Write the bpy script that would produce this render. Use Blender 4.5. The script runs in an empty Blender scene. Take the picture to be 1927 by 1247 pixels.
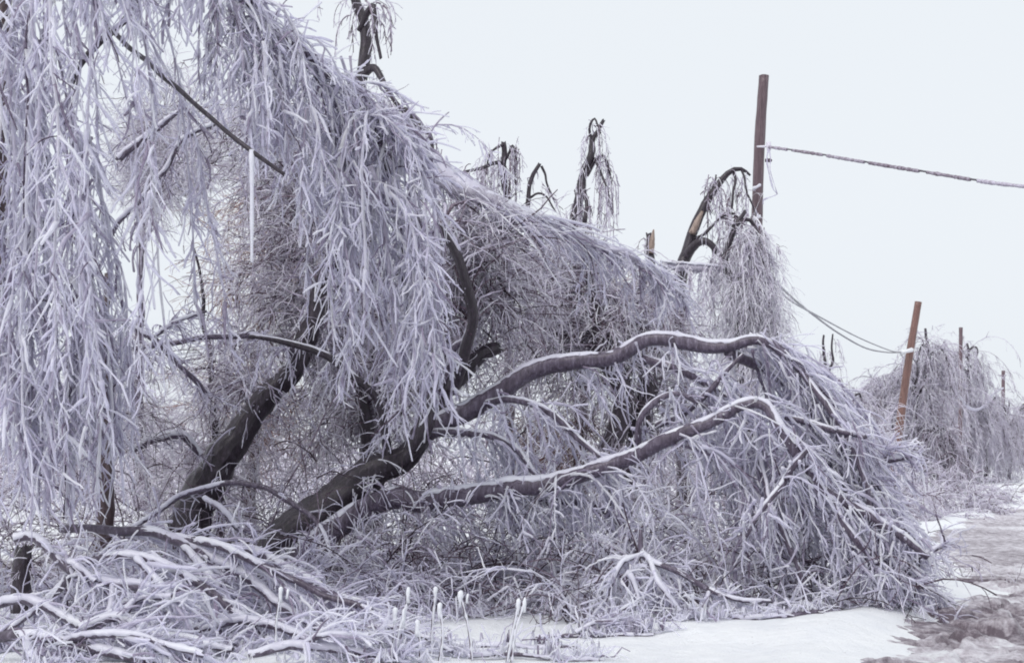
import bpy, math
import numpy as np
from mathutils import Vector

# ------------------------------------------------------------------ camera, sky, light, exposure
SC = bpy.context.scene
F, CX, HY, EYE = 2676.0, 963.5, 860.0, 1.6           # focal length in photo pixels, centre, horizon, eye height

cam_d = bpy.data.cameras.new('camera')
cam = bpy.data.objects.new('camera', cam_d)
SC.collection.objects.link(cam)
cam.location = (0, 0, EYE)
cam.rotation_euler = (math.radians(90), 0, 0)
cam_d.sensor_width = 36.0
cam_d.lens = 50.0
cam_d.shift_y = (HY - 623.5) / 1927.0
cam_d.clip_end = 3000
SC.camera = cam

world = bpy.data.worlds.new('World'); SC.world = world
world.use_nodes = True
wn, wl = world.node_tree.nodes, world.node_tree.links
bg = wn['Background']
sky = wn.new('ShaderNodeTexSky'); sky.sky_type = 'NISHITA'; sky.sun_disc = False
SUN_EL, SUN_AZ = math.radians(48), math.radians(215)
sky.sun_elevation = SUN_EL; sky.sun_rotation = SUN_AZ
sky.air_density = 1.0; sky.dust_density = 4.0; sky.ozone_density = 1.0
hsv = wn.new('ShaderNodeHueSaturation'); hsv.inputs['Saturation'].default_value = 0.12
hsv.inputs['Value'].default_value = 1.0
wl.new(sky.outputs['Color'], hsv.inputs['Color'])
mixw = wn.new('ShaderNodeMix'); mixw.data_type = 'RGBA'
mixw.inputs['Factor'].default_value = 0.90          # solid overcast over the clear sky
wl.new(hsv.outputs['Color'], mixw.inputs['A'])
mixw.inputs['B'].default_value = (8.0, 8.45, 8.95, 1)
wl.new(mixw.outputs['Result'], bg.inputs['Color'])
bg.inputs['Strength'].default_value = 0.1

sun_d = bpy.data.lights.new('sun', 'SUN'); sun_d.energy = 1.5; sun_d.angle = math.radians(40)
sun_d.color = (1.0, 0.97, 0.93)
sun = bpy.data.objects.new('sun', sun_d); SC.collection.objects.link(sun)
sv = Vector((math.sin(SUN_AZ) * math.cos(SUN_EL), math.cos(SUN_AZ) * math.cos(SUN_EL), math.sin(SUN_EL)))
sun.rotation_euler = sv.to_track_quat('Z', 'Y').to_euler()
sun.location = (0, 0, 30)

SC.view_settings.view_transform = 'Standard'
SC.view_settings.look = 'None'
SC.view_settings.exposure = 0.15
SC.view_settings.gamma = 1.0
SC.cycles.pixel_filter_type = 'BLACKMAN_HARRIS'
SC.cycles.filter_width = 1.9
SC.cycles.max_bounces = 6
SC.cycles.diffuse_bounces = 4
SC.cycles.transparent_max_bounces = 24

# ------------------------------------------------------------------ small tools
rng = np.random.default_rng(7)
U = lambda a, b, n=None: rng.uniform(a, b, n)

def at(x, y, d):
    return np.array([(x - CX) / F * d, d, EYE + (HY - y) / F * d])

def norm(v):
    return v / np.maximum(np.linalg.norm(v, axis=-1, keepdims=True), 1e-9)

def vnoise(p, seed=0):
    """smooth value noise, p (...,3) -> (-1..1)"""
    p = np.asarray(p, float); i = np.floor(p).astype(np.int64); f = p - i
    f = f * f * (3 - 2 * f)
    def h(a, b, c):
        n = (a * 374761393 + b * 668265263 + c * 2147483647 + seed * 974711) & 0xffffffff
        n = ((n ^ (n >> 13)) * 1274126177) & 0xffffffff
        n = ((n ^ (n >> 16)) * 2246822519) & 0xffffffff
        return (n ^ (n >> 15)) / 4294967295.0 * 2 - 1
    x, y, z = i[..., 0], i[..., 1], i[..., 2]; fx, fy, fz = f[..., 0], f[..., 1], f[..., 2]
    L = lambda a, b, t: a + (b - a) * t
    return L(L(L(h(x, y, z), h(x+1, y, z), fx), L(h(x, y+1, z), h(x+1, y+1, z), fx), fy),
             L(L(h(x, y, z+1), h(x+1, y, z+1), fx), L(h(x, y+1, z+1), h(x+1, y+1, z+1), fx), fy), fz)

def fbm(p, octs=4, seed=0):
    s, a, t = 0, 1.0, 0
    for k in range(octs):
        s = s + a * vnoise(p * (2 ** k), seed + k); t += a; a *= 0.5
    return s / t

def smooth(a, b, x):
    t = np.clip((x - a) / (b - a), 0, 1); return t * t * (3 - 2 * t)

def v3(x, y, z=0.0):
    x, y = np.broadcast_arrays(x, y)
    return np.stack([x, y, np.full(x.shape, z, float)], -1)

EDGE_Y = [0, 11.0, 12.6, 14.8, 16.7, 20.4, 28.5, 39.6, 44, 60, 100, 400]
EDGE_O = [0, -0.1, 0.0, 0.2, 0.45, -0.35, -1.4, -0.6, 0, 0, 0, 0]
def road_s(x, y):
    """distance right of the road's left edge"""
    e = np.interp(y, EDGE_Y, EDGE_O)
    return (x - (-1.35 + 0.39 * y) - e) / 1.073

def ground_h(x, y):
    x = np.asarray(x, float); y = np.asarray(y, float)
    s = road_s(x, y)
    h = 0.10 * np.exp(-((s + 0.55) / 0.55) ** 2) - 0.05 * smooth(0.0, 0.6, s) * (1 - smooth(7, 8, s))
    h = h + 0.10 * np.exp(-((s - 8.2) / 0.8) ** 2)
    h = h + 0.10 * np.exp(-((x - 2.2) / 1.9) ** 2 - ((y - 12.6) / 0.8) ** 2) * smooth(0.2, -0.6, s)
    off = smooth(0.1, -0.8, s) + smooth(8, 9, s)
    h = h + off * (0.07 * fbm(v3(x, y) * 0.55, 4, 3) + 0.035 * fbm(v3(x, y) * 2.6, 4, 9))
    far = smooth(60, 300, np.abs(y)) + smooth(60, 300, np.abs(x))
    return h + far * 1.2 * fbm(v3(x, y) * 0.01, 2, 5)

def gz(x, y):
    return float(ground_h(np.array([x]), np.array([y]))[0])

# ------------------------------------------------------------------ materials
def new_mat(name):
    m = bpy.data.materials.new(name); m.use_nodes = True
    nt = m.node_tree; return m, nt.nodes, nt.links, nt.nodes['Principled BSDF']

def ramp(n, stops):
    r = n.new('ShaderNodeValToRGB'); e = r.color_ramp.elements
    while len(e) < len(stops): e.new(0.5)
    for k, (p, c) in enumerate(stops):
        e[k].position = p; e[k].color = (*c, 1)
    return r

def noise(n, l, scale, detail=4, rough=0.6, vec=None):
    t = n.new('ShaderNodeTexNoise'); t.inputs['Scale'].default_value = scale
    t.inputs['Detail'].default_value = detail; t.inputs['Roughness'].default_value = rough
    if vec is None:
        g = n.new('ShaderNodeNewGeometry'); vec = g.outputs['Position']
    l.new(vec, t.inputs['Vector']); return t

def bump(n, l, height, bs, strength, dist):
    b = n.new('ShaderNodeBump'); b.inputs['Strength'].default_value = strength
    b.inputs['Distance'].default_value = dist
    l.new(height, b.inputs['Height']); l.new(b.outputs['Normal'], bs.inputs['Normal'])

def twig_mat(name, stops, rough=0.28, spec=0.5, mott=0.25, scale=14, clear=(0, 0), trl=0.0):
    """colour runs from bare wood to clear ice to white rime by the twig's own 'tone'"""
    m, n, l, b = new_mat(name)
    a = n.new('ShaderNodeAttribute'); a.attribute_name = 'tone'
    t = noise(n, l, scale, 3)
    ma = n.new('ShaderNodeMath'); ma.operation = 'MULTIPLY_ADD'
    l.new(t.outputs['Fac'], ma.inputs[0]); ma.inputs[1].default_value = mott * 2; ma.inputs[2].default_value = -mott
    ad = n.new('ShaderNodeMath'); ad.operation = 'ADD'; ad.use_clamp = True
    l.new(ma.outputs[0], ad.inputs[0]); l.new(a.outputs['Fac'], ad.inputs[1])
    r = ramp(n, stops); l.new(ad.outputs[0], r.inputs['Fac'])
    l.new(r.outputs['Color'], b.inputs['Base Color'])
    b.inputs['Roughness'].default_value = rough
    b.inputs['Specular IOR Level'].default_value = spec
    t2 = noise(n, l, 45, 2); bump(n, l, t2.outputs['Fac'], b, 0.5, 0.01)
    sh = b.outputs[0]; out = n['Material Output']
    if trl:                                             # light that soaks through the milky ice
        tr = n.new('ShaderNodeBsdfTranslucent'); l.new(r.outputs['Color'], tr.inputs['Color'])
        mx = n.new('ShaderNodeMixShader'); mx.inputs[0].default_value = trl
        l.new(sh, mx.inputs[1]); l.new(tr.outputs[0], mx.inputs[2]); sh = mx.outputs[0]
    if clear[1]:                                        # glaze ice is clearest where one looks straight through it
        lw = n.new('ShaderNodeLayerWeight'); lw.inputs['Blend'].default_value = 0.35
        mr = n.new('ShaderNodeMapRange'); mr.inputs['To Min'].default_value = clear[1]; mr.inputs['To Max'].default_value = clear[0]
        l.new(lw.outputs['Facing'], mr.inputs['Value'])
        tp = n.new('ShaderNodeBsdfTransparent'); tp.inputs['Color'].default_value = (0.93, 0.94, 0.97, 1)
        mx = n.new('ShaderNodeMixShader'); l.new(mr.outputs[0], mx.inputs[0])
        l.new(sh, mx.inputs[1]); l.new(tp.outputs[0], mx.inputs[2]); sh = mx.outputs[0]
    l.new(sh, out.inputs['Surface'])
    return m

M = {}
M['ice'] = twig_mat('ice_glaze', [(0.0, (0.10, 0.06, 0.10)), (0.22, (0.38, 0.32, 0.43)), (0.55, (0.835, 0.81, 0.945)), (1.0, (0.94, 0.935, 0.98))], trl=0.3, clear=(0.05, 0.38), rough=0.2)
M['fine'] = twig_mat('fine_twig', [(0.0, (0.035, 0.017, 0.03)), (0.25, (0.16, 0.105, 0.145)), (0.55, (0.70, 0.65, 0.785)), (1.0, (0.92, 0.91, 0.97))], rough=0.4, trl=0.2, mott=0.3)
M['rust'] = twig_mat('dead_leaf_twig', [(0.0, (0.09, 0.035, 0.03)), (0.5, (0.32, 0.17, 0.145)), (1.0, (0.64, 0.56, 0.6))], rough=0.5, mott=0.4)
M['coat'] = twig_mat('ice_coat', [(0.0, (0.56, 0.53, 0.66)), (0.5, (0.76, 0.75, 0.85)), (1.0, (0.87, 0.88, 0.92))], rough=0.35, mott=0.45, scale=9, trl=0.2)

def bark_mat(name, dark, mid, light, stretch=(6, 6, 1.3)):
    m, n, l, b = new_mat(name)
    tc = n.new('ShaderNodeTexCoord'); mp = n.new('ShaderNodeMapping'); mp.inputs['Scale'].default_value = stretch
    l.new(tc.outputs['Object'], mp.inputs['Vector'])
    t = noise(n, l, 5, 7, 0.7, mp.outputs['Vector'])
    r = ramp(n, [(0.3, dark), (0.52, mid), (0.75, light)]); l.new(t.outputs['Fac'], r.inputs['Fac'])
    l.new(r.outputs['Color'], b.inputs['Base Color'])
    b.inputs['Roughness'].default_value = 0.5
    b.inputs['Coat Weight'].default_value = 0.5; b.inputs['Coat Roughness'].default_value = 0.3
    bump(n, l, t.outputs['Fac'], b, 1.0, 0.05)
    return m
M['bark'] = bark_mat('wet_bark', (0.008, 0.0035, 0.009), (0.026, 0.013, 0.027), (0.11, 0.085, 0.125))
M['bark_grey'] = bark_mat('glazed_bark', (0.04, 0.025, 0.045), (0.125, 0.095, 0.145), (0.34, 0.30, 0.39))
M['bark_ice'] = bark_mat('ice_glazed_bark', (0.26, 0.22, 0.30), (0.56, 0.53, 0.63), (0.80, 0.78, 0.86))
M['bark_brown'] = bark_mat('brown_bark', (0.04, 0.02, 0.025), (0.09, 0.05, 0.055), (0.2, 0.14, 0.16))
M['pole'] = bark_mat('pole_wood', (0.06, 0.035, 0.045), (0.14, 0.085, 0.105), (0.26, 0.19, 0.21), (9, 9, 0.35))
M['pole_red'] = bark_mat('fresh_pole_wood', (0.09, 0.045, 0.04), (0.19, 0.09, 0.075), (0.30, 0.18, 0.155), (5, 5, 0.25))
M['split'] = bark_mat('split_wood', (0.22, 0.15, 0.125), (0.42, 0.31, 0.26), (0.62, 0.5, 0.44), (9, 9, 1))
M['wire'] = bark_mat('wire', (0.05, 0.04, 0.06), (0.10, 0.08, 0.11), (0.16, 0.14, 0.18))
M['metal'] = bark_mat('galvanised', (0.2, 0.2, 0.23), (0.28, 0.28, 0.32), (0.4, 0.4, 0.44))

m, n, l, b = new_mat('snow')
t = noise(n, l, 2.2, 6, 0.65)
r = ramp(n, [(0.25, (0.80, 0.815, 0.86)), (0.6, (0.89, 0.90, 0.925))]); l.new(t.outputs['Fac'], r.inputs['Fac'])
# wind-blown bark crumbs and grit lying on the crust
t3 = noise(n, l, 24, 3, 0.6)
r3 = ramp(n, [(0.69, (0, 0, 0)), (0.76, (1, 1, 1))]); l.new(t3.outputs['Fac'], r3.inputs['Fac'])
mx = n.new('ShaderNodeMix'); mx.data_type = 'RGBA'
l.new(r3.outputs['Color'], mx.inputs['Factor']); l.new(r.outputs['Color'], mx.inputs['A']); mx.inputs['B'].default_value = (0.38, 0.32, 0.37, 1)
l.new(mx.outputs['Result'], b.inputs['Base Color'])
b.inputs['Roughness'].default_value = 0.55; b.inputs['Specular IOR Level'].default_value = 0.4
a = n.new('ShaderNodeAttribute'); a.attribute_name = 'tone'      # shade under the trees deepened in the snow colour, as dark leafy patches
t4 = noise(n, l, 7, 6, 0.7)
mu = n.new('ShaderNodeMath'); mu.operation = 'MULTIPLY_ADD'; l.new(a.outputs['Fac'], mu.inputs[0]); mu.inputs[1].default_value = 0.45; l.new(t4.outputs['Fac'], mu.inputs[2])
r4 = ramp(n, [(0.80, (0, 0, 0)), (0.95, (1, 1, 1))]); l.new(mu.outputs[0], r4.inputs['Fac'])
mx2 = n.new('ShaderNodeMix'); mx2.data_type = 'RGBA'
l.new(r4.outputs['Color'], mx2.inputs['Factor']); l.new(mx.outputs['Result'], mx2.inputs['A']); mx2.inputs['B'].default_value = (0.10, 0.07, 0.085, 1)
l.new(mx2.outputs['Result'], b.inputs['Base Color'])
t2 = noise(n, l, 9, 8, 0.7); bump(n, l, t2.outputs['Fac'], b, 0.7, 0.08)
M['snow'] = m

m, n, l, b = new_mat('slush_road')
a = n.new('ShaderNodeAttribute'); a.attribute_name = 'tone'
t = noise(n, l, 5.5, 8, 0.75)
ad = n.new('ShaderNodeMath'); ad.operation = 'ADD'; l.new(t.outputs['Fac'], ad.inputs[0]); l.new(a.outputs['Fac'], ad.inputs[1])
r = ramp(n, [(0.36, (0.17, 0.135, 0.165)), (0.47, (0.40, 0.355, 0.40)), (0.57, (0.66, 0.62, 0.68)), (0.68, (0.84, 0.84, 0.88))])
l.new(ad.outputs[0], r.inputs['Fac']); l.new(r.outputs['Color'], b.inputs['Base Color'])
b.inputs['Roughness'].default_value = 0.45
t2 = noise(n, l, 16, 8, 0.75); bump(n, l, t2.outputs['Fac'], b, 0.8, 0.06)
M['road'] = m

# ------------------------------------------------------------------ mesh building
def link_mesh(name, V, faces_flat, counts, mat, parent=None, tone=None, origin=None, flat=False):
    me = bpy.data.meshes.new(name)
    V = np.asarray(V, np.float32)
    o_loc = np.zeros(3)
    if parent is not None:
        p = parent
        while p is not None:
            o_loc += np.array(p.location); p = p.parent
    elif origin is not None:
        o_loc = np.asarray(origin, float)
    V = V - o_loc.astype(np.float32)
    me.vertices.add(len(V)); me.vertices.foreach_set('co', V.ravel())
    me.loops.add(len(faces_flat)); me.loops.foreach_set('vertex_index', faces_flat.astype(np.int32))
    me.polygons.add(len(counts))
    st = np.concatenate([[0], np.cumsum(counts)[:-1]]).astype(np.int32)
    me.polygons.foreach_set('loop_start', st)
    me.polygons.foreach_set('use_smooth', np.full(len(counts), not flat))
    if tone is not None:
        at_ = me.attributes.new('tone', 'FLOAT', 'POINT'); at_.data.foreach_set('value', np.asarray(tone, np.float32))
    me.update(calc_edges=True); me.validate()
    me.materials.append(mat)
    o = bpy.data.objects.new(name, me); SC.collection.objects.link(o)
    if parent is not None: o.parent = parent
    elif origin is not None: o.location = origin
    return o

def tube_arrays(P, R, sides, seedrot=0.0):
    """P (M,N,3), R (M,N) -> verts, quads, end caps"""
    Mn, N, _ = P.shape
    T = np.gradient(P, axis=1); T = norm(T)
    ax = np.abs(T).max(axis=1)                           # (M,3)
    ref = np.eye(3)[np.argmin(ax, axis=1)][:, None, :]
    n1 = norm(np.cross(T, np.broadcast_to(ref, T.shape))); n2 = np.cross(T, n1)
    th = np.arange(sides) / sides * 2 * np.pi + seedrot
    V = P[:, :, None, :] + R[:, :, None, None] * (np.cos(th)[None, None, :, None] * n1[:, :, None, :] + np.sin(th)[None, None, :, None] * n2[:, :, None, :])
    idx = np.arange(Mn * N * sides).reshape(Mn, N, sides)
    a = idx[:, :-1, :]; bq = np.roll(idx, -1, 2)[:, :-1, :]; c = np.roll(idx, -1, 2)[:, 1:, :]; d = idx[:, 1:, :]
    q = np.stack([a, bq, c, d], -1).reshape(-1, 4)
    caps = np.concatenate([idx[:, 0, ::-1], idx[:, -1, :]])
    return V.reshape(-1, 3), q, caps

class Acc:
    """collects tubes, builds them as one mesh"""
    def __init__(s): s.items = []
    def add(s, P, r0, taper=0.5, tone=0.6, tvar=0.24, lump=0.2, tip=True):
        P = np.asarray(P, float)
        if P.ndim == 2: P = P[None]
        if len(P) == 0: return
        Mn, N, _ = P.shape
        r0 = np.broadcast_to(np.asarray(r0, float), (Mn,))
        if Mn > 3: r0 = r0 * np.exp(rng.normal(0, 0.28, Mn)).clip(0.5, 1.8)
        u = np.linspace(0, 1, N)
        R = r0[:, None] * (1 - (1 - taper) * u)[None, :] * (1 + lump * rng.normal(0, 1, (Mn, N)).clip(-2, 2))
        if tip:
            d = norm(P[:, -1] - P[:, -2])
            P = np.concatenate([P, (P[:, -1] + d * R[:, -1:] * 0.7)[:, None]], 1)
            R = np.concatenate([R, R[:, -1:] * 0.4], 1)
        tn = np.broadcast_to(np.asarray(tone, float), (Mn,)) + rng.normal(0, tvar, Mn)
        s.items.append((P, R, tn))
    def build(s, name, mat, parent, sides=5):
        Vs, Fs, Cs, Ts, off = [], [], [], [], 0
        for P, R, tn in s.items:
            V, q, caps = tube_arrays(P, R, sides)
            Vs.append(V)
            Fs.append((q + off).ravel()); Cs.append(np.full(len(q), 4))
            Fs.append((caps + off).ravel()); Cs.append(np.full(len(caps), sides))
            Ts.append(np.repeat(tn, P.shape[1] * sides)); off += len(V)
        return link_mesh(name, np.concatenate(Vs), np.concatenate(Fs), np.concatenate(Cs), mat, parent, np.concatenate(Ts))

def keep_above(P):
    """lay anything that would dive under the snow on top of it"""
    g = ground_h(P[..., 0], P[..., 1]) + 0.015
    P[..., 2] = np.where(P[..., 2] < g, g + 0.14 * rng.random(g.shape) ** 3, P[..., 2])
    return P

def hangs(S, D, L, n=6, grav=0.3, flow=(0, 0, -1), jit=0.06):
    S = np.asarray(S, float); D = norm(np.asarray(D, float)); L = np.broadcast_to(np.asarray(L, float), (len(S),))
    flow = np.asarray(flow, float)
    pts = [S]; s = S; d = D
    for i in range(n):
        d = norm(d + grav * flow + rng.normal(0, jit, d.shape)); s = s + d * (L / n)[:, None]; pts.append(s)
    return keep_above(np.stack(pts, 1))

def sub(P, per, t=(0.1, 1.0), ang=(25, 55), squash=0.7):
    """start points and directions of side twigs along every path in P"""
    Mn, N, _ = P.shape
    i = np.repeat(np.arange(Mn), per); tt = U(t[0], t[1], len(i)) * (N - 1)
    k = np.minimum(tt.astype(int), N - 2); f = (tt - k)[:, None]
    A, B = P[i, k], P[i, k + 1]
    S = A + (B - A) * f; T = norm(B - A)
    rp = rng.normal(0, 1, S.shape); rp[:, 1] *= squash
    rp = norm(rp - (rp * T).sum(-1, keepdims=True) * T)
    a = np.radians(U(ang[0], ang[1], len(i)))[:, None]
    return S, np.cos(a) * T + np.sin(a) * rp, i

def catmull(C, step):
    C = np.asarray(C, float)
    if len(C) == 2:
        n = max(2, int(np.linalg.norm(C[1, :3] - C[0, :3]) / step)); t = np.linspace(0, 1, n + 1)[:, None]
        return C[0] + (C[1] - C[0]) * t
    E = np.vstack([2 * C[0] - C[1], C, 2 * C[-1] - C[-2]])
    out = []
    for k in range(1, len(E) - 2):
        p0, p1, p2, p3 = E[k-1], E[k], E[k+1], E[k+2]
        n = max(2, int(np.linalg.norm(p2[:3] - p1[:3]) / step))
        t = (np.arange(n) / n)[:, None]
        out.append(0.5 * (2 * p1 + (p2 - p0) * t + (2*p0 - 5*p1 + 4*p2 - p3) * t**2 + (3*p1 - p0 - 3*p2 + p3) * t**3))
    out.append(E[-2][None]); return np.vstack(out)

def path(ctrl, step=0.05, wob=0.0, seed=0):
    """ctrl rows (x px, y px, distance, thickness px) -> points, radii"""
    C = np.array([[*at(c[0], c[1], c[2]), c[3] / 2 * c[2] / F] for c in ctrl])
    Q = catmull(C, step)
    if wob:
        Q[:, :3] += wob * np.stack([vnoise(Q[:, :3] * 3 + 17 * k, seed + k) for k in range(3)], -1)
    return Q[:, :3], np.maximum(Q[:, 3], 0.003)

def limb(name, pts, rad, mat, parent, sides=14, rough=0.07, seed=0, label=None, jag=1.0):
    r = rad[None] * (1 + 0.05 * vnoise(np.stack([np.arange(len(rad)) * 0.3] * 3, -1), seed))[None]
    V, q, caps = tube_arrays(pts[None], r, sides)
    c = np.repeat(pts, sides, 0); rr = np.repeat(rad, sides)
    nrm = norm(V - c)
    sc = 1 / np.maximum(rr.mean(), 0.03)
    d = 0.55 * fbm(np.stack([V[:, 0] * sc * 2.2, V[:, 1] * sc * 2.2, V[:, 2] * sc * 0.9], -1), 3, seed) + 0.4 * vnoise(V * 6, seed + 5)
    if sides > 15 and rough > 0.05:                      # furrows that run along the trunk, knots
        al = np.repeat(np.concatenate([[0], np.cumsum(np.linalg.norm(np.diff(pts, axis=0), axis=1))]), sides)
        an = np.tile(np.arange(sides) / sides * 2 * np.pi, len(pts))
        fur = np.abs(fbm(np.stack([np.cos(an) * 3.2, np.sin(an) * 3.2, al * 2.2], -1), 4, seed + 70))
        d = d + 1.1 * (fur - 0.3)
    V = V + nrm * (d * rough * 2 * rr)[:, None]
    # a snapped, uneven end
    last = slice(len(V) - sides, len(V))
    t_end = norm(pts[-1] - pts[-2])
    V[last] += t_end * (rad[-1] * rng.uniform(-0.6, 0.9, sides) * jag)[:, None]
    o = link_mesh(name, V, np.concatenate([q.ravel(), caps.ravel()]), np.concatenate([np.full(len(q), 4), np.full(len(caps), sides)]), mat, parent)
    if label: o['label'] = label
    return o

def coat(pts, rad, parent, th=0.025, drips=0, dl=(0.04, 0.14), name='ice_coat', width=52, seed=0):
    th = th * 0.75
    """the crust of frozen rain lying along the top of a limb, with the icicles hanging from it"""
    N = len(pts); T = norm(np.gradient(pts, axis=0))
    up = np.array([0, 0, 1.0]); upn = norm(up - T * (T @ up)[:, None]); sd = np.cross(T, upn)
    flatn = np.linalg.norm(up - T * (T @ up)[:, None], axis=1)
    K = 9; a = np.radians(np.linspace(-width, width, K))
    t_ = th * (0.55 + 0.6 * fbm(pts * 4, 3, seed + 40)).clip(0.05, 2) * smooth(0.25, 0.6, flatn)
    gate = smooth(-0.22, 0.12, fbm(pts * 1.9, 3, seed + 91) + 0.12)
    t_ = t_ * gate * (0.7 + 0.6 * rng.random(N))
    prof = np.cos(a * 90 / width).clip(0, 1) ** 0.6
    rr = rad[:, None] * 0.90 + rad[:, None] * 0.13 * prof * gate[:, None] + t_[:, None] * prof
    wn_ = 1 + 0.4 * fbm(pts * 6, 3, seed)[:, None] + 0.15 * rng.normal(0, 1, (N, 1)).clip(-1.5, 1.5)
    aa = a[None] * wn_
    V = pts[:, None] + rr[..., None] * (np.cos(aa)[..., None] * upn[:, None] + np.sin(aa)[..., None] * sd[:, None])
    idx = np.arange(N * K).reshape(N, K)
    q = np.stack([idx[:-1, :-1], idx[:-1, 1:], idx[1:, 1:], idx[1:, :-1]], -1).reshape(-1, 4)
    # close the underside inside the limb so that the crust is solid
    q2 = np.stack([idx[:-1, -1], idx[:-1, 0], idx[1:, 0], idx[1:, -1]], -1)
    V = V.reshape(-1, 3); q = np.vstack([q, q2])
    tone = np.repeat(0.5 + 0.4 * vnoise(pts * 2.3, seed + 8), K)
    F_, C_ = [q.ravel()], [np.full(len(q), 4)]; Vs, Ts = [V], [tone]
    if drips:
        k = rng.integers(1, N - 1, drips)
        S = pts[k] - np.array([0, 0, 1]) * rad[k, None] * 0.8
        P = hangs(S, np.tile([0, 0, -1.0], (drips, 1)), U(*dl, drips), 3, 0.3, jit=0.03)
        R = U(0.006, 0.013, drips)[:, None] * np.array([1.2, 0.8, 0.5, 0.15])
        v, qq, cp = tube_arrays(P, R, 5)
        off = len(V); Vs.append(v); Ts.append(np.full(len(v), 0.35))
        F_ += [(qq + off).ravel(), (cp + off).ravel()]; C_ += [np.full(len(qq), 4), np.full(len(cp), 5)]
    return link_mesh(name, np.concatenate(Vs), np.concatenate(F_), np.concatenate(C_), M['coat'], parent, np.concatenate(Ts))

def thing(name, label, cat, loc, group=None):
    o = bpy.data.objects.new(name, None); SC.collection.objects.link(o)
    o.empty_display_size = 0.2
    o.location = [float(v) for v in loc]; o['label'] = label; o['category'] = cat
    if group: o['group'] = group
    return o

def on_path(pts, n, lo=0.0, hi=1.0, jit=0.0, clumps=0):
    u = U(lo, hi, n)
    if clumps: u = (U(lo, hi, clumps)[rng.integers(0, clumps, n)] + rng.normal(0, 0.012, n)).clip(lo, hi)
    t = u * (len(pts) - 1); k = np.minimum(t.astype(int), len(pts) - 2); f = (t - k)[:, None]
    S = pts[k] + (pts[k+1] - pts[k]) * f + rng.normal(0, 1, (n, 3)) * jit
    return S, norm(pts[k+1] - pts[k])

def px_of(S):
    return CX + S[:, 0] / S[:, 1] * F

def z_at(y, d):
    return EYE + (HY - y) / F * d

def weep(acc, pts, n, bottom, lo=0.0, hi=1.0, ta=0.5, spread=0.35, flow=(0, 0, -1), grav=0.35, jit=0.07,
         r=(0.010, 0.017), sides=28, side_len=(0.10, 0.34), side_ang=(12, 46), side_r=(0.008, 0.014), tone=0.6,
         startjit=0.08, back=0.0, lrange=(0.5, 1.05), n1=10, third=0, side_grav=0.1, clump=True, sjit=0.1, core=None):
    """long drooping streamers from a limb, each set with herringbone side twigs.
    bottom: list of (x px, y px), how far down the picture the streamers reach, or a length range in metres"""
    S, T = on_path(pts, n, lo, hi, startjit, max(2, n // 4) if clump else 0)
    D = T * ta + rng.normal(0, spread, S.shape)
    if back: D[:, 1] += back; D[:, 2] = np.minimum(D[:, 2] - 0.15, 0.12)
    if isinstance(bottom, list):
        bx, by = zip(*bottom)
        L = (S[:, 2] - z_at(np.interp(px_of(S), bx, by), S[:, 1])).clip(0.15, None) * U(*lrange, n)
    else:
        L = U(*bottom, n)
    P = hangs(S, D, L, n1, grav, flow, jit)
    rr = U(*r, n)
    acc.add(P, rr, 0.6, tone)
    if core: core.add(P, rr * 0.3, 0.7, 0.0, 0.05)
    per = np.maximum(2, (L * sides / 1.0).astype(int))
    for pv in np.unique(per):
        sel = P[per == pv]
        s2, d2, _ = sub(sel, pv, (0.03, 1.0), side_ang)
        odd = rng.random(len(s2)) < 0.3                     # a third of the twigs stick out any way
        d2 = norm(d2 + rng.normal(0, 0.75, d2.shape) * odd[:, None]); d2[:, 2] = np.where(odd & (d2[:, 2] > 0.1), -d2[:, 2], d2[:, 2])
        L2 = side_len[0] + (side_len[1] - side_len[0]) * rng.random(len(s2)) ** 1.6 * np.where(odd, 0.6, 1)
        P2 = hangs(s2, d2, L2, 5, side_grav, flow, sjit)
        acc.add(P2, U(*side_r, len(s2)), 0.65, tone + 0.03)
        if third:
            s3, d3, _ = sub(P2, third, (0.2, 0.9), (25, 50))
            acc.add(hangs(s3, d3, side_len[0] * U(0.3, 1.5, len(s3)), 3, side_grav, flow, 0.12), U(*side_r, len(s3)) * 0.62, 0.7, tone + 0.1)
    return P

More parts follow.
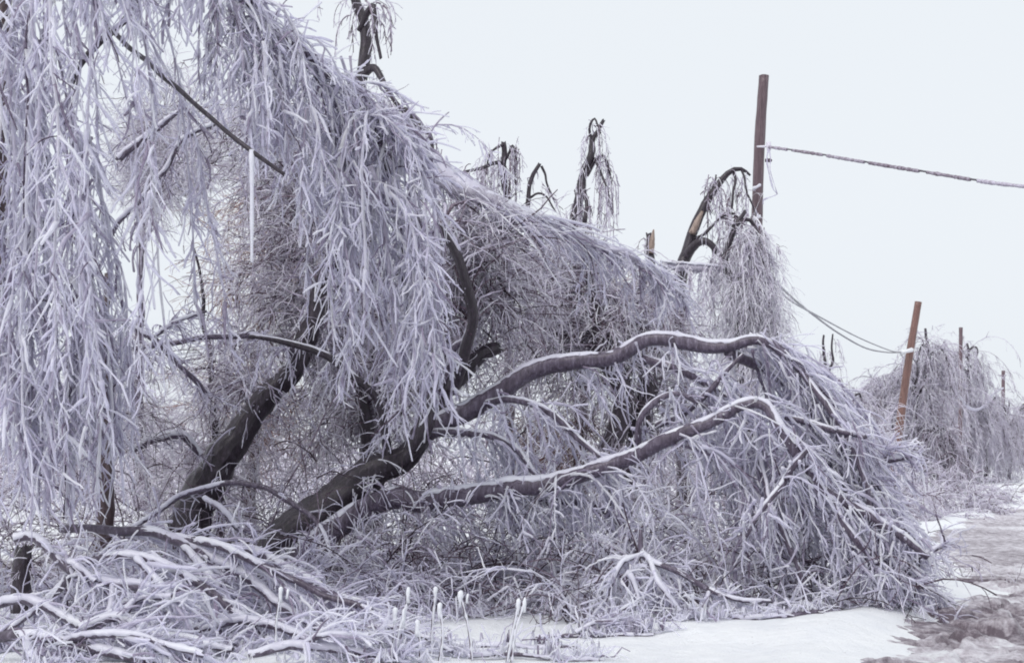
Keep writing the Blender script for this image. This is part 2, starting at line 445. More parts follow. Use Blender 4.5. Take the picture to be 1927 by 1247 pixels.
def blob_crown(acc, src, blobs, lv2=(8, (0.4, 1.0)), lv3=(7, (0.12, 0.4)), grav=0.12, r=(0.02, 0.010, 0.006), tone=0.45, jit=0.16, bow=0.35, flow=(0, 0, -1)):
    """crown of tangled twigs. src: points on trunk and limbs the branches leave from;
    blobs: (x px, y px, distance, half width px, half height px, half depth m, branches)"""
    r = (r[0] * 0.8, r[1] * 0.72, r[2] * 0.75); tone = tone + 0.12
    for (bx, by, d, rx, ry, rd, n) in blobs:
        n = max(4, int(n * 0.85))
        c = at(bx, by, d)
        q = norm(rng.normal(0, 1, (n, 3))) * (U(0, 1, n) ** 0.45)[:, None]
        E = c + q * np.array([rx / F * d, rd, ry / F * d])
        dist = np.linalg.norm(E[:, None] - src[None], axis=2) + U(0, 0.8, (n, len(src)))
        A = src[dist.argmin(1)]
        mid = (A + E) / 2 + rng.normal(0, 0.12, A.shape); mid[:, 2] += bow * np.linalg.norm((E - A)[:, :2], axis=1)
        t = np.linspace(0, 1, 9)[None, :, None]
        P1 = (1-t)**2 * A[:, None] + 2*t*(1-t) * mid[:, None] + t**2 * E[:, None]
        P1 = keep_above(P1 + rng.normal(0, 0.02, P1.shape))
        acc.add(P1, r[0] * U(0.7, 1.2, n), 0.45, tone - 0.12)
        s2, d2, _ = sub(P1, lv2[0], (0.25, 1.0), (25, 80), 1.0)
        P2 = hangs(s2, d2, U(*lv2[1], len(s2)), 6, grav, flow, jit)
        acc.add(P2, r[1] * U(0.7, 1.2, len(s2)), 0.6, tone, 0.32)
        s3, d3, _ = sub(P2, lv3[0], (0.1, 1.0), (25, 70), 1.0)
        P3 = hangs(s3, d3, U(*lv3[1], len(s3)), 4, grav, flow, jit)
        acc.add(P3, r[2] * U(0.7, 1.3, len(s3)), 0.7, tone + 0.10, 0.3)

# ------------------------------------------------------------------ setting: snow ground, road
def axis(*segs):
    out = []
    for a, b_, st in segs: out.append(np.arange(a, b_, st))
    return np.concatenate(out)

def sheet(name, X, Y, Z, mat, tone=None):
    nx, ny = X.shape
    idx = np.arange(nx * ny).reshape(nx, ny)
    q = np.stack([idx[:-1, :-1], idx[1:, :-1], idx[1:, 1:], idx[:-1, 1:]], -1).reshape(-1, 4)
    o = link_mesh(name, np.stack([X, Y, Z], -1).reshape(-1, 3), q.ravel(), np.full(len(q), 4), mat, None, None if tone is None else tone.ravel())
    o['kind'] = 'structure'; return o

gx = axis((-900, -100, 50), (-100, -20, 4), (-20, -6, 0.5), (-6, 8, 0.07), (8, 22, 0.25), (22, 60, 2), (60, 200, 10), (200, 901, 50))
gy = axis((-60, 8, 4), (8, 17, 0.06), (17, 30, 0.15), (30, 60, 0.6), (60, 200, 5), (200, 1501, 50))
GX, GY = np.meshgrid(gx, gy, indexing='ij')
under_tree_dark = smooth(14.6, 15.6, GY + 0.6 * fbm(v3(GX, GY) * 0.9, 3, 61)) * smooth(26, 21, GY) * smooth(2.0, 0.6, GX) * smooth(-14, -10, GX)  # where the ground is painted darker to deepen the shade under the trees
sheet('snow_ground', GX, GY, ground_h(GX, GY), M['snow'], under_tree_dark)

rs = axis((-1.4, 3.0, 0.022), (3.0, 9.2, 0.2)); ry = axis((-30, 8, 2), (8, 10.5, 0.1), (10.5, 19, 0.025), (19, 20, 0.08), (20, 45, 0.15), (45, 120, 1), (120, 700, 10))
RS, RY = np.meshgrid(rs, ry, indexing='ij')
RX = (-1.35 + 0.39 * RY) + np.interp(RY, EDGE_Y, EDGE_O) + RS * 1.073
p = v3(RX, RY)
edge = smooth(-0.55, 0.5, RS + 0.45 * fbm(p * 1.3, 4, 21)) * smooth(8.6, 7.6, RS + 0.4 * fbm(p * 0.8, 3, 22))
near = 1 - smooth(15, 24, RY)
def slabs(x, y, sc, seed):
    """broken plates of frozen slush: height of each tilted plate, and the crack between plates"""
    w = v3(x, y); x = x / sc + 0.35 * fbm(w * 4, 2, seed); y = y / sc + 0.35 * fbm(w * 4 + 9, 2, seed)
    ix, iy = np.floor(x), np.floor(y); d1 = np.full(x.shape, 9.0); d2 = d1.copy(); hh = np.zeros(x.shape); tn = np.zeros(x.shape)
    for a in (-1, 0, 1):
        for b_ in (-1, 0, 1):
            cx, cy = ix + a, iy + b_
            q = np.stack([cx, cy, cx * 0 + seed], -1); h1, h2, h3, h4, h5 = [vnoise(q, seed + 50 + k) for k in range(5)]
            dx, dy = x - cx - 0.5 - 0.45 * h1, y - cy - 0.5 - 0.45 * h2
            d = np.sqrt(dx ** 2 + dy ** 2); new = d < d1
            d2 = np.where(new, d1, np.minimum(d2, d)); hh = np.where(new, h3 + 0.9 * (h4 * dx + h5 * dy), hh); tn = np.where(new, h4, tn)
            d1 = np.where(new, d, d1)
    return hh, smooth(0.0, 0.22, d2 - d1), tn
h1_, c1_, t1_ = slabs(RX * 0.75 + 0.2 * RY, RY, 0.34, 1); h2_, c2_, t2_ = slabs(RX * 0.8, RY, 0.13, 2)
patch = smooth(-0.25, 0.15, fbm(p * 0.9, 3, 77))
lump = 0.03 + (0.012 + near * 1.0 * patch) * (0.085 * h1_ * c1_ - 0.06 * (1 - c1_) + 0.022 * h2_ * c2_ - 0.02 * (1 - c2_)) + 0.02 * fbm(p * 9, 4, 33)
RZ = ground_h(RX, RY) - 0.06 + edge * (0.09 + lump)
tone = 0.0 + 0.045 * (1 - near) + 0.16 * fbm(p * 0.6, 3, 35) + (0.08 * t1_ + 0.05 * h1_ - 0.10 * (1 - c1_) * patch - 0.09 * patch) * near
sheet('road', RX, RY, RZ, M['road'], tone)

# ------------------------------------------------------------------ trees
def base(x, d):
    X = (x - CX) / F * d; return (X, d, gz(X, d))

# --- the ice-laden tree at the left edge: hidden trunk, limbs above the frame, hanging curtains and the big cascade
t = thing('bowed_tree', 'thickly iced tree at the left edge, its hanging twigs a pale curtain', 'tree', base(20, 13.6))
p0, r0 = path([(-40, 1190, 13.9, 36), (-30, 900, 13.9, 32), (-12, 600, 13.8, 28), (4, 300, 13.8, 25), (12, 0, 13.6, 22), (40, -170, 13.3, 18)], 0.05, 0.04, 1)
limb('trunk', p0, r0, M['bark_brown'], t, 16, 0.12, 1)
la, ra = path([(30, -120, 13.3, 20), (150, -190, 13.2, 18), (300, -130, 13.2, 17), (430, -30, 13.3, 16), (540, 70, 13.5, 14), (640, 165, 13.8, 12), (730, 245, 14.0, 10), (800, 320, 14.2, 7)], 0.05, 0.05, 2)
o = limb('limb', la, ra, M['bark_grey'], t, 10, 0.08, 2); coat(la, ra, o, 0.03, 60)
lb, rb = path([(10, 60, 13.4, 16), (-40, -60, 12.8, 14), (60, -120, 12.4, 12), (150, -90, 12.2, 9), (230, -30, 12.2, 6)], 0.05, 0.04, 3)
limb('limb', lb, rb, M['bark_grey'], t, 10, 0.08, 3)
lc, rc = path([(300, -110, 13.2, 14), (250, 18, 13.6, 13), (213, 60, 13.7, 12), (190, 78, 13.7, 13), (150, 130, 13.7, 12), (135, 165, 13.7, 9)], 0.04, 0.02, 4)
limb('limb', lc, rc, M['bark'], t, 10, 0.08, 4)
ld, rd_ = path([(190, 30, 13.5, 9), (215, 62, 13.5, 9), (300, 138, 13.1, 10), (400, 226, 12.75, 9), (466, 280, 12.55, 9), (535, 328, 12.5, 7)], 0.04, 0.012, 5)
limb('limb', ld, rd_, M['bark'], t, 10, 0.06, 5)
A = Acc()
# curtain along the left edge
K_ = Acc()
big = dict(r=(0.009, 0.018), side_r=(0.006, 0.0128), n1=16, jit=0.085, sjit=0.14, third=1, core=K_)
weep(A, lb, 24, [(-80, 700), (0, 1010), (60, 990), (140, 950), (185, 420), (220, 200)], 0.2, 0.72, 0.08, 0.14, grav=0.5, sides=15, side_len=(0.12, 0.6), lrange=(0.3, 1.0), **big)
weep(A, p0, 24, [(-80, 800), (0, 1000), (200, 950)], 0.35, 0.95, 0.1, 0.35, grav=0.4, sides=15, side_len=(0.12, 0.6), lrange=(0.3, 0.9), **big)
for (x, y, yb, d, nn) in [(40, 10, 980, 12.6, 4), (95, 40, 950, 12.7, 4), (150, 250, 960, 12.8, 4), (178, 450, 930, 13.0, 4), (70, 200, 1000, 12.9, 4), (10, 150, 980, 12.5, 4), (130, 520, 970, 12.7, 4), (190, 580, 870, 13.1, 3), (20, 420, 960, 12.6, 5), (60, 560, 980, 12.5, 5), (110, 640, 990, 12.7, 5), (160, 660, 930, 12.9, 4), (5, 650, 1000, 12.5, 4)]:
    q, _ = path([(x - 14, y - 30, d, 5), (x, y, d, 5), (x + 14, y + 25, d, 5)], 0.05)
    weep(A, q, nn, [(0, yb), (300, yb)], 0, 1, 0.2, 0.16, grav=0.5, sides=15, side_len=(0.12, 0.6), lrange=(0.6, 1.0), tone=0.62, clump=False, **big)
# short streamers under the upper limbs
weep(A, lb, 8, [(0, 200), (110, 230), (150, 120), (210, 190), (280, 120)], 0.6, 1.0, 0.3, 0.2, sides=15, side_len=(0.1, 0.36))
weep(A, la, 40, [(120, 20), (230, 60), (300, 110), (380, 170), (440, 230), (520, 340)], 0.12, 0.55, 0.5, 0.3, sides=18, side_len=(0.12, 0.45), lrange=(0.5, 1.1), clump=False, **big)
# the main cascade
weep(A, la, 50, [(430, 260), (500, 380), (580, 430), (640, 480), (690, 760), (780, 830), (850, 850)], 0.46, 0.86, 0.5, 0.25, grav=0.3, sides=17, side_len=(0.12, 0.5), lrange=(0.3, 1.0), startjit=0.12, **big)
weep(A, la, 30, [(600, 600), (680, 820), (780, 850), (850, 830)], 0.74, 0.95, 0.1, 0.2, grav=0.4, sides=15, side_len=(0.12, 0.55), lrange=(0.35, 1.0), startjit=0.12, **big)
for (x, y, yb, d, nn) in [(665, 330, 800, 13.6, 4), (710, 360, 850, 13.7, 5), (755, 420, 840, 13.8, 4), (785, 500, 830, 13.9, 3), (640, 300, 520, 13.4, 3), (540, 200, 400, 13.2, 4), (590, 210, 460, 13.3, 4), (410, 100, 230, 13.1, 3), (480, 120, 330, 13.1, 4)]:
    q, _ = path([(x - 20, y - 30, d, 5), (x, y, d, 5), (x + 20, y + 25, d, 5)], 0.05)
    weep(A, q, nn, [(0, yb), (1000, yb)], 0, 1, 0.3, 0.18, grav=0.4, sides=18, side_len=(0.14, 0.55), lrange=(0.6, 1.0), tone=0.66, clump=False, **big)
# fuzz of short twigs along the ridge
S, T = on_path(la, 420, 0.3, 1.0, 0.07)
A.add(hangs(S, T * 0.6 + rng.normal(0, 0.5, S.shape) + [0.1, 0, 0.15], U(0.15, 0.5, 420), 5, 0.12), U(0.007, 0.013, 420), 0.6, 0.62)
A.build('crown', M['ice'], t, 5); K_.build('twig_cores', M['fine'], t, 4)
ic = Acc(); q = np.stack([at(474, 282 + 210 * u, 12.53) for u in np.linspace(0, 1, 12)]); ic.add(q, 0.026, 0.45, 0.7, 0, 0.09)
ic.build('icicle', M['coat'], t, 10)

# --- second leaning tree, whose upper limb is bent into the long ridge
t = thing('leaning_tree', 'dark leaning tree left of the uprooted trunk, its top bent into a long iced ridge', 'tree', base(345, 17.2))
p0, r0 = path([(325, 1120, 17.2, 80), (352, 1000, 17.2, 74), (388, 920, 17.2, 74), (432, 840, 17.2, 60), (505, 742, 17.2, 44), (562, 668, 17.2, 42), (588, 608, 17.2, 36), (606, 545, 17.2, 34), (625, 480, 17.0, 34), (660, 400, 16.8, 28), (710, 330, 16.6, 26)], 0.05, 0.05, 11)
o = limb('trunk', p0, r0, M['bark'], t, 40, 0.12, 11)
lr, rr = path([(690, 350, 16.6, 30), (760, 285, 16.4, 36), (830, 325, 16.2, 40), (910, 368, 16.1, 36), (990, 412, 16.1, 28), (1080, 448, 16.8, 16), (1180, 490, 17, 12), (1290, 560, 17.2, 7)], 0.05, 0.06, 12)
o = limb('limb', lr, rr, M['bark_ice'], t, 22, 0.2, 12); coat(lr, rr, o, 0.05, 90, (0.05, 0.2), width=95)
l2, r2 = path([(606, 545, 17.2, 22), (640, 470, 17.4, 16), (650, 380, 17.6, 14), (640, 280, 17.8, 10), (600, 200, 18, 7)], 0.05, 0.05, 13)
limb('limb', l2, r2, M['bark'], t, 10, 0.08, 13)
l3, r3 = path([(560, 668, 17.2, 20), (520, 640, 16.6, 14), (460, 632, 16.3, 12), (400, 630, 16.2, 11), (330, 645, 16.2, 11), (260, 655, 16.2, 9), (185, 660, 16.2, 7)], 0.05, 0.03, 14)
o = limb('limb', l3, r3, M['bark_grey'], t, 10, 0.08, 14); coat(l3, r3, o, 0.022, 25)
A = Acc()
weep(A, lr, 66, [(760, 600), (900, 520), (1000, 540), (1100, 600), (1200, 640), (1300, 660)], 0.1, 1.0, 0.6, 0.4, grav=0.22, sides=20, side_len=(0.1, 0.32), r=(0.008, 0.014), side_r=(0.006, 0.011), lrange=(0.15, 0.9), tone=0.64, back=0.5, third=1)
S, T = on_path(lr, 60, 0.24, 0.85, 0.07)      # long strands lying along the ridge
A.add(hangs(S - [0, 0.06, 0], T + rng.normal(0, 0.1, S.shape), U(0.5, 1.3, 60), 9, 0.06, (0, 0, -1), 0.06), U(0.007, 0.016, 60), 0.5, 0.7)
S, T = on_path(lr, 360, 0.2, 1.0, 0.05)
A.add(hangs(S, T * 1.0 + rng.normal(0, 0.4, S.shape) + [0.1, 0.35, 0.0], U(0.12, 0.45, 360), 5, 0.12), U(0.005, 0.010, 360), 0.6, 0.66)
weep(A, p0 + [0, -0.12, 0], 50, (0.3, 1.2), 0.05, 0.7, 0.2, 0.7, grav=0.12, sides=9, side_len=(0.1, 0.3), r=(0.005, 0.008), side_r=(0.004, 0.006), tone=0.5, jit=0.15, sjit=0.2)
weep(A, l3, 20, (0.15, 0.6), 0.1, 1, 0.4, 0.4, grav=0.25, sides=18, side_len=(0.08, 0.22), r=(0.006, 0.01), side_r=(0.005, 0.008), tone=0.5)
A.build('crown', M['ice'], t, 5)
B = Acc()
blob_crown(B, np.vstack([p0[40:], l2]), [(540, 430, 18.0, 110, 180, 1.0, 64), (430, 300, 18.0, 100, 90, 0.9, 26), (640, 560, 18.0, 120, 170, 0.9, 40), (430, 640, 18, 60, 130, 0.8, 22), (600, 300, 17.8, 120, 110, 0.7, 30)], r=(0.014, 0.008, 0.0055), tone=0.42)
B.build('inner_twigs', M['fine'], t, 4)

# --- the uprooted / split tree that fills the middle and the right
t = thing('split_tree', 'big dark tree heeled over right, its snowy limbs arching down to the road verge', 'tree', base(470, 16.0))
p0, r0 = path([(440, 1170, 16.0, 92), (505, 1060, 16.0, 84), (560, 1000, 16.0, 80), (640, 930, 16.0, 72), (715, 888, 16.0, 58), (770, 848, 16.0, 46), (805, 790, 16.0, 44), (835, 735, 16.0, 42), (880, 690, 16.0, 40), (935, 655, 16.0, 20)], 0.05, 0.05, 21)
o = limb('trunk', p0, r0, M['bark'], t, 44, 0.12, 21)
p1, r1 = path([(480, 1120, 15.8, 50), (545, 1070, 15.8, 52), (625, 1000, 15.75, 46), (685, 960, 15.7, 44), (742, 938, 15.6, 42), (800, 942, 15.5, 40), (870, 934, 15.3, 38), (950, 918, 15.0, 36), (1050, 908, 14.9, 34), (1120, 885, 14.8, 30), (1190, 862, 14.7, 28), (1260, 828, 14.5, 26), (1340, 790, 14.35, 24), (1400, 762, 14.3, 21), (1440, 764, 14.2, 19), (1470, 810, 14.1, 19), (1510, 870, 14.05, 21), (1560, 925, 14.0, 21), (1640, 972, 13.9, 18), (1700, 1010, 13.8, 15), (1745, 1045, 13.8, 11)], 0.05, 0.03, 22)
o = limb('limb', p1, r1, M['bark_grey'], t, 18, 0.07, 22); coat(p1[8:], r1[8:], o, 0.035, 120, (0.03, 0.14))
p2, r2 = path([(800, 810, 16.0, 40), (860, 785, 15.9, 38), (930, 745, 15.8, 36), (1000, 700, 15.7, 34), (1080, 680, 15.6, 30), (1165, 668, 15.5, 30), (1220, 640, 15.4, 26), (1295, 645, 15.3, 28), (1365, 656, 15.2, 24), (1425, 641, 15.1, 18), (1480, 668, 15.0, 17), (1540, 722, 14.9, 15), (1592, 800, 14.8, 13), (1642, 890, 14.7, 11), (1682, 970, 14.6, 9), (1715, 1050, 14.6, 6)], 0.05, 0.03, 23)
o = limb('limb', p2, r2, M['bark_grey'], t, 16, 0.07, 23); coat(p2, r2, o, 0.04, 150, (0.03, 0.13))
lims = [p1, p2]
for k, ctrl in enumerate([
    [(1210, 672, 15.5, 16), (1270, 690, 15.3, 16), (1340, 730, 15.2, 13), (1400, 790, 15.1, 10), (1450, 880, 15, 7)],
    [(1370, 660, 15.2, 22), (1420, 685, 15.4, 20), (1480, 720, 15.6, 16), (1530, 790, 15.7, 12), (1590, 890, 15.8, 9), (1640, 1000, 15.8, 6)],
    [(1560, 925, 14.0, 13), (1600, 1000, 13.8, 14), (1650, 1050, 13.75, 13), (1690, 1085, 13.7, 9)],
    [(810, 815, 15.9, 18), (870, 815, 15.6, 15), (930, 822, 15.5, 13), (990, 870, 15.3, 11), (1040, 940, 15.2, 9)],
    [(905, 760, 15.8, 12), (960, 752, 15.4, 13), (1020, 770, 15.2, 13), (1080, 820, 15.1, 12), (1140, 870, 15.0, 8)],
    [(850, 735, 15.8, 28), (874, 660, 15.6, 23), (890, 590, 15.5, 21), (874, 520, 15.4, 20), (852, 460, 15.4, 17), (826, 420, 15.4, 11)],
    [(838, 720, 15.8, 14), (850, 660, 15.7, 13), (875, 645, 15.7, 13), (862, 700, 15.6, 9)],
    [(735, 885, 16.0, 20), (720, 770, 15.9, 15), (680, 722, 15.8, 15), (640, 690, 15.8, 14), (592, 660, 15.8, 14), (540, 645, 15.8, 11), (470, 632, 15.8, 7)],
    [(1500, 690, 15.0, 13), (1560, 770, 14.7, 12), (1610, 860, 14.5, 11), (1640, 960, 14.4, 10), (1662, 1060, 14.3, 7)],
    [(1440, 765, 14.9, 13), (1430, 850, 14.6, 12), (1450, 950, 14.2, 11), (1500, 1050, 14.0, 10), (1520, 1130, 14.0, 7)],
    [(1400, 760, 15.0, 12), (1500, 790, 14.7, 12), (1600, 815, 14.5, 11), (1625, 825, 14.4, 8)],
    [(1500, 862, 14.1, 12), (1475, 900, 13.95, 12), (1440, 950, 13.9, 10), (1400, 1010, 13.9, 8)],
    [(1478, 905, 13.95, 12), (1500, 870, 13.9, 11), (1520, 840, 13.9, 8)],
    [(1200, 860, 15.1, 14), (1205, 790, 14.9, 13), (1260, 740, 14.8, 11), (1330, 760, 14.7, 8)],
    [(1240, 800, 15.2, 14), (1300, 770, 15.0, 12), (1370, 700, 14.9, 9), (1400, 670, 14.9, 6)],
    [(1000, 940, 15.3, 16), (1080, 945, 15.2, 14), (1150, 975, 15.2, 10), (1200, 1030, 15.2, 7)],
]):
    q, r = path(ctrl, 0.045, 0.03, 30 + k)
    o = limb('limb', q, r, M['bark'] if k in (5, 7) else M['bark_grey'], t, 11, 0.08, 30 + k)
    coat(q, r, o, 0.022, 14)
    lims.append(q)
q, r = path([(772, 850, 15.6, 22), (800, 800, 15.6, 30), (822, 735, 15.7, 6)], 0.04, 0.01, 44)
limb('limb', q, r, M['bark'], t, 10, 0.15, 44, 'short snapped black stub pointing up')
A = Acc()
gb = [(700, 1080), (900, 1090), (1100, 1130), (1400, 1170), (1800, 1160)]
FL = (0.27, -0.05, -1)
kw = dict(flow=FL, grav=0.2, sides=12, tone=0.68, side_len=(0.08, 0.42), r=(0.008, 0.015), side_r=(0.006, 0.012), n1=11, jit=0.10, sjit=0.2, side_ang=(18, 65), back=0.45)
weep(A, p2, 190, gb, 0.56, 0.98, 0.5, 0.18, lrange=(0.25, 1.0), **kw)
S, T = on_path(p2, 420, 0.6, 0.97, 0.05)               # short twigs along the outer curve of the high limb
A.add(hangs(S, T * 0.9 + rng.normal(0, 0.4, S.shape) + [0.22, 0.1, 0.05], U(0.15, 0.6, 420), 6, 0.14, (0.3, 0, -1), 0.12), U(0.005, 0.011, 420), 0.6, 0.72)
weep(A, p1, 140, gb, 0.66, 1.0, 0.4, 0.4, lrange=(0.2, 1.0), **{**kw, 'back': 0.8})
weep(A, lims[2], 60, gb, 0.3, 1.0, 0.7, 0.4, lrange=(0.3, 1.0), **kw)
weep(A, lims[3], 80, gb, 0.1, 1.0, 0.7, 0.4, lrange=(0.3, 1.0), **kw)
weep(A, lims[4], 40, gb, 0.0, 1.0, 0.7, 0.4, lrange=(0.3, 1.0), **kw)
weep(A, p0 + [0, -0.15, 0], 48, (0.3, 1.2), 0.05, 0.9, 0.2, 0.7, **{**kw, 'grav': 0.1, 'back': -0.2, 'r': (0.005, 0.009), 'side_r': (0.004, 0.006)})
weep(A, p1, 30, (0.3, 1.1), 0.42, 0.66, 0.4, 0.5, **{**kw, 'grav': 0.2, 'back': 0.9})
weep(A, p1, 30, (0.2, 0.9), 0.2, 0.42, 0.5, 0.6, **{**kw, 'grav': 0.3})
weep(A, p2, 26, (0.2, 0.8), 0.1, 0.5, 0.5, 0.6, **{**kw, 'grav': 0.2})
weep(A, lims[5], 30, (0.3, 1.2), 0.1, 1, 0.5, 0.5, **kw)
weep(A, lims[6], 30, (0.3, 1.1), 0.1, 1, 0.5, 0.5, **kw)
weep(A, lims[9], 26, (0.15, 0.7), 0.1, 1, 0.5, 0.5, **{**kw, 'flow': (-0.2, 0, -1), 'side_r': (0.005, 0.008), 'r': (0.006, 0.010)})
weep(A, p1, 70, gb, 0.3, 0.68, 0.3, 0.4, lrange=(0.3, 1.0), **{**kw, 'grav': 0.25, 'back': 0.35})
for q in lims[10:]: weep(A, q, 20, (0.15, 0.7), 0.15, 1, 0.5, 0.5, **{**kw, 'back': 0.7})
A.build('crown', M['ice'], t, 5)
B = Acc()
blob_crown(B, lims[7], [(900, 530, 16.6, 120, 130, 0.9, 70), (830, 600, 16.6, 70, 110, 0.7, 26)], r=(0.014, 0.008, 0.0055), tone=0.42)
B.build('inner_twigs', M['fine'], t, 4)

# --- trees further back in the thicket: trunk + tangled crown
def back_tree(name, label, trunk, blobs, mat='bark', rel=(0.3, 1.0), group=None, limbs=(), fm='fine', **kw):
    t = thing(name, label, 'tree', base(trunk[0][0], trunk[0][2]), group)
    p, r = path(trunk, 0.08, 0.05, int(trunk[0][0]))
    limb('trunk', p, r, M[mat], t, 12, 0.12, int(trunk[0][0]))
    src = [p[int(rel[0] * len(p)):max(int(rel[1] * len(p)), int(rel[0] * len(p)) + 2)]]
    for k, c in enumerate(limbs):
        q, rr = path(c, 0.06, 0.04, 60 + k); o = limb('limb', q, rr, M[mat], t, 8, 0.08, 60 + k); src.append(q)
    if blobs:
        B = Acc(); blob_crown(B, np.vstack(src), blobs, **kw); B.build('crown', M[fm], t, 4)
    return t, p, src

back_tree('thicket_tree', 'slim brown trunk standing beside the left curtain of icy twigs', [(196, 1060, 15.5, 36), (200, 930, 15.5, 34), (195, 800, 15.5, 30), (192, 640, 15.5, 20), (205, 520, 15.6, 12)],
          [(230, 760, 16, 90, 130, 0.7, 14)], 'bark_brown', r=(0.010, 0.006, 0.004), tone=0.5)
back_tree('thicket_tree', 'straight grey trunk in the pale gap between the curtain and the leaning tree', [(268, 960, 24, 26), (262, 800, 24, 22), (264, 670, 24, 18), (266, 560, 24, 12), (262, 430, 24, 7)],
          [(290, 760, 24, 90, 110, 1.0, 21), (200, 700, 24.5, 90, 120, 1.0, 18), (330, 250, 22, 130, 150, 0.9, 90)], 'bark_grey', r=(0.012, 0.007, 0.005), tone=0.55)
back_tree('thicket_tree', 'low dark stump among iced branches at the lower left', [(36, 1150, 13.2, 40), (40, 1080, 13.2, 36), (46, 1028, 13.2, 30)],
          [(60, 1060, 13.1, 60, 40, 0.4, 6)], 'bark', lv2=(4, (0.1, 0.3)), lv3=(2, (0.05, 0.15)), r=(0.008, 0.006, 0.004), tone=0.2)
back_tree('thicket_tree', 'thin dark stem right behind the base of the leaning tree', [(416, 1080, 18.5, 20), (414, 960, 18.5, 18), (405, 820, 18.5, 15), (398, 690, 18.5, 11), (380, 560, 18.5, 7), (362, 470, 18.5, 4)],
          [(400, 780, 18.8, 110, 140, 0.8, 28), (330, 880, 18.8, 110, 90, 0.8, 18)], 'bark', r=(0.012, 0.007, 0.0045), tone=0.5)
back_tree('thicket_tree', 'dark forked trunk in the thicket under the high snowy limb, its left half', [(1150, 960, 20, 44), (1152, 850, 20, 40), (1175, 760, 20, 40), (1150, 690, 20, 30), (1132, 640, 20, 34), (1120, 570, 20, 18), (1100, 480, 20, 9)],
          [(1060, 560, 20.5, 150, 120, 1.0, 55), (1160, 620, 20.5, 110, 110, 1.0, 37), (1000, 700, 20.5, 130, 110, 1.0, 37)], 'bark', r=(0.015, 0.009, 0.006), tone=0.42)
back_tree('thicket_tree', 'black forked trunk in the thicket under the high snowy limb, its right half', [(1180, 970, 20.4, 40), (1192, 850, 20.4, 38), (1218, 730, 20.4, 36), (1214, 640, 20.4, 26), (1205, 560, 20.4, 16), (1222, 480, 20.4, 10)],
          [(1230, 620, 21, 90, 100, 1.0, 24), (1250, 780, 21, 130, 110, 1.0, 37)], 'bark', r=(0.015, 0.009, 0.006), tone=0.45)
back_tree('thicket_tree', 'slender dark trunk half hidden by the big cascade of ice', [(700, 1000, 20, 30), (690, 800, 20, 26), (660, 650, 20, 22), (640, 500, 20.3, 14), (600, 380, 20.5, 9)],
          [(700, 620, 20.5, 150, 150, 1.0, 49), (620, 780, 20.5, 130, 110, 1.0, 37), (780, 740, 20.5, 110, 130, 1.0, 31)], 'bark', r=(0.014, 0.008, 0.0055), tone=0.45)
back_tree('thicket_tree', 'thin trunk with rusty clinging leaves behind the leaning tree', [(470, 1000, 20.5, 24), (475, 800, 20.5, 20), (480, 660, 20.5, 16), (500, 520, 20.5, 11), (520, 400, 20.5, 7)],
          [(510, 480, 20.8, 120, 130, 0.9, 37), (470, 760, 20.8, 110, 110, 0.9, 24)], 'bark_brown', fm='rust', r=(0.011, 0.007, 0.005), tone=0.45)
back_tree('thicket_tree', 'thin trunk with rusty twigs left of the black forked trunks', [(1095, 960, 21, 22), (1090, 800, 21, 18), (1100, 660, 21, 14), (1120, 540, 21, 9)],
          [(1110, 590, 21.2, 100, 70, 0.8, 24), (1040, 840, 21.2, 130, 90, 0.8, 24)], 'bark_brown', fm='rust', r=(0.011, 0.007, 0.005), tone=0.5)

# --- broken tree tops standing against the sky
def topped(label, trunk, limbs, wp, nn=26, L=(0.4, 1.2), mat='bark', r=(0.006, 0.010), sr=(0.005, 0.008), sides=12, name='broken_tree', group=None, tone=0.5, flow=(0, 0, -1), slen=(0.08, 0.25), grav=0.5, blobs=None, **kw):
    t = thing(name, label, 'tree', base(trunk[0][0], trunk[0][2]), group)
    p, rr = path(trunk, 0.1, 0.05, int(trunk[0][0] + 3)); limb('trunk', p, rr, M[mat], t, 10, 0.1, int(trunk[0][0]))
    srcs = [p]
    for k, c in enumerate(limbs):
        q, r2 = path(c, 0.07, 0.05, 80 + k); limb('limb', q, r2, M['bark_ice' if (name == 'weeping_tree' and k == 0) else mat], t, 8, 0.08, 80 + k); srcs.append(q)
    A = Acc()
    for k, q in enumerate(srcs):
        weep(A, q, nn if k else int(nn * 1.2), L, wp if k == 0 else 0.15, 0.98, 0.3, 0.35, flow=flow, grav=grav, sides=sides, side_len=slen, r=r, side_r=sr, tone=tone, **kw)
    if blobs: blob_crown(A, np.vstack(srcs), blobs, r=(r[1], r[0], sr[0]), tone=tone, grav=0.3)
    A.build('crown', M['fine'], t, 4)
    return t, srcs

topped('tall snapped trunk rising above the cascade into the sky at the top of the picture', [(700, 1000, 22, 36), (695, 600, 22, 32), (692, 300, 22, 28), (682, 150, 22, 24), (684, 60, 22, 22), (668, 0, 22, 18), (650, -90, 22, 12)],
       [[(682, 60, 22, 14), (700, 10, 21.8, 10), (708, 40, 21.7, 8), (720, 110, 21.6, 6)], [(682, 140, 22, 18), (705, 128, 21.8, 14), (730, 170, 21.6, 9), (800, 250, 21.5, 7)], [(692, 210, 22, 14), (760, 205, 21.5, 10), (800, 250, 21.3, 9), (815, 300, 21.2, 7)]], 0.62, 13, (0.3, 0.9))
topped('bare stub with a limp left limb and hanging icy twigs above the ridge', [(960, 960, 30, 20), (958, 600, 30, 18), (955, 400, 30, 14), (950, 330, 30, 12), (948, 268, 30, 9)],
       [[(950, 300, 30, 5), (965, 275, 30, 5), (970, 300, 30, 4)], [(948, 310, 30, 9), (915, 310, 29.7, 7), (870, 325, 29.5, 5), (840, 330, 29.5, 3)], [(948, 272, 30, 6), (925, 290, 30, 4), (910, 330, 30, 3)]], 0.72, 16, (0.4, 1.3), grav=0.8)
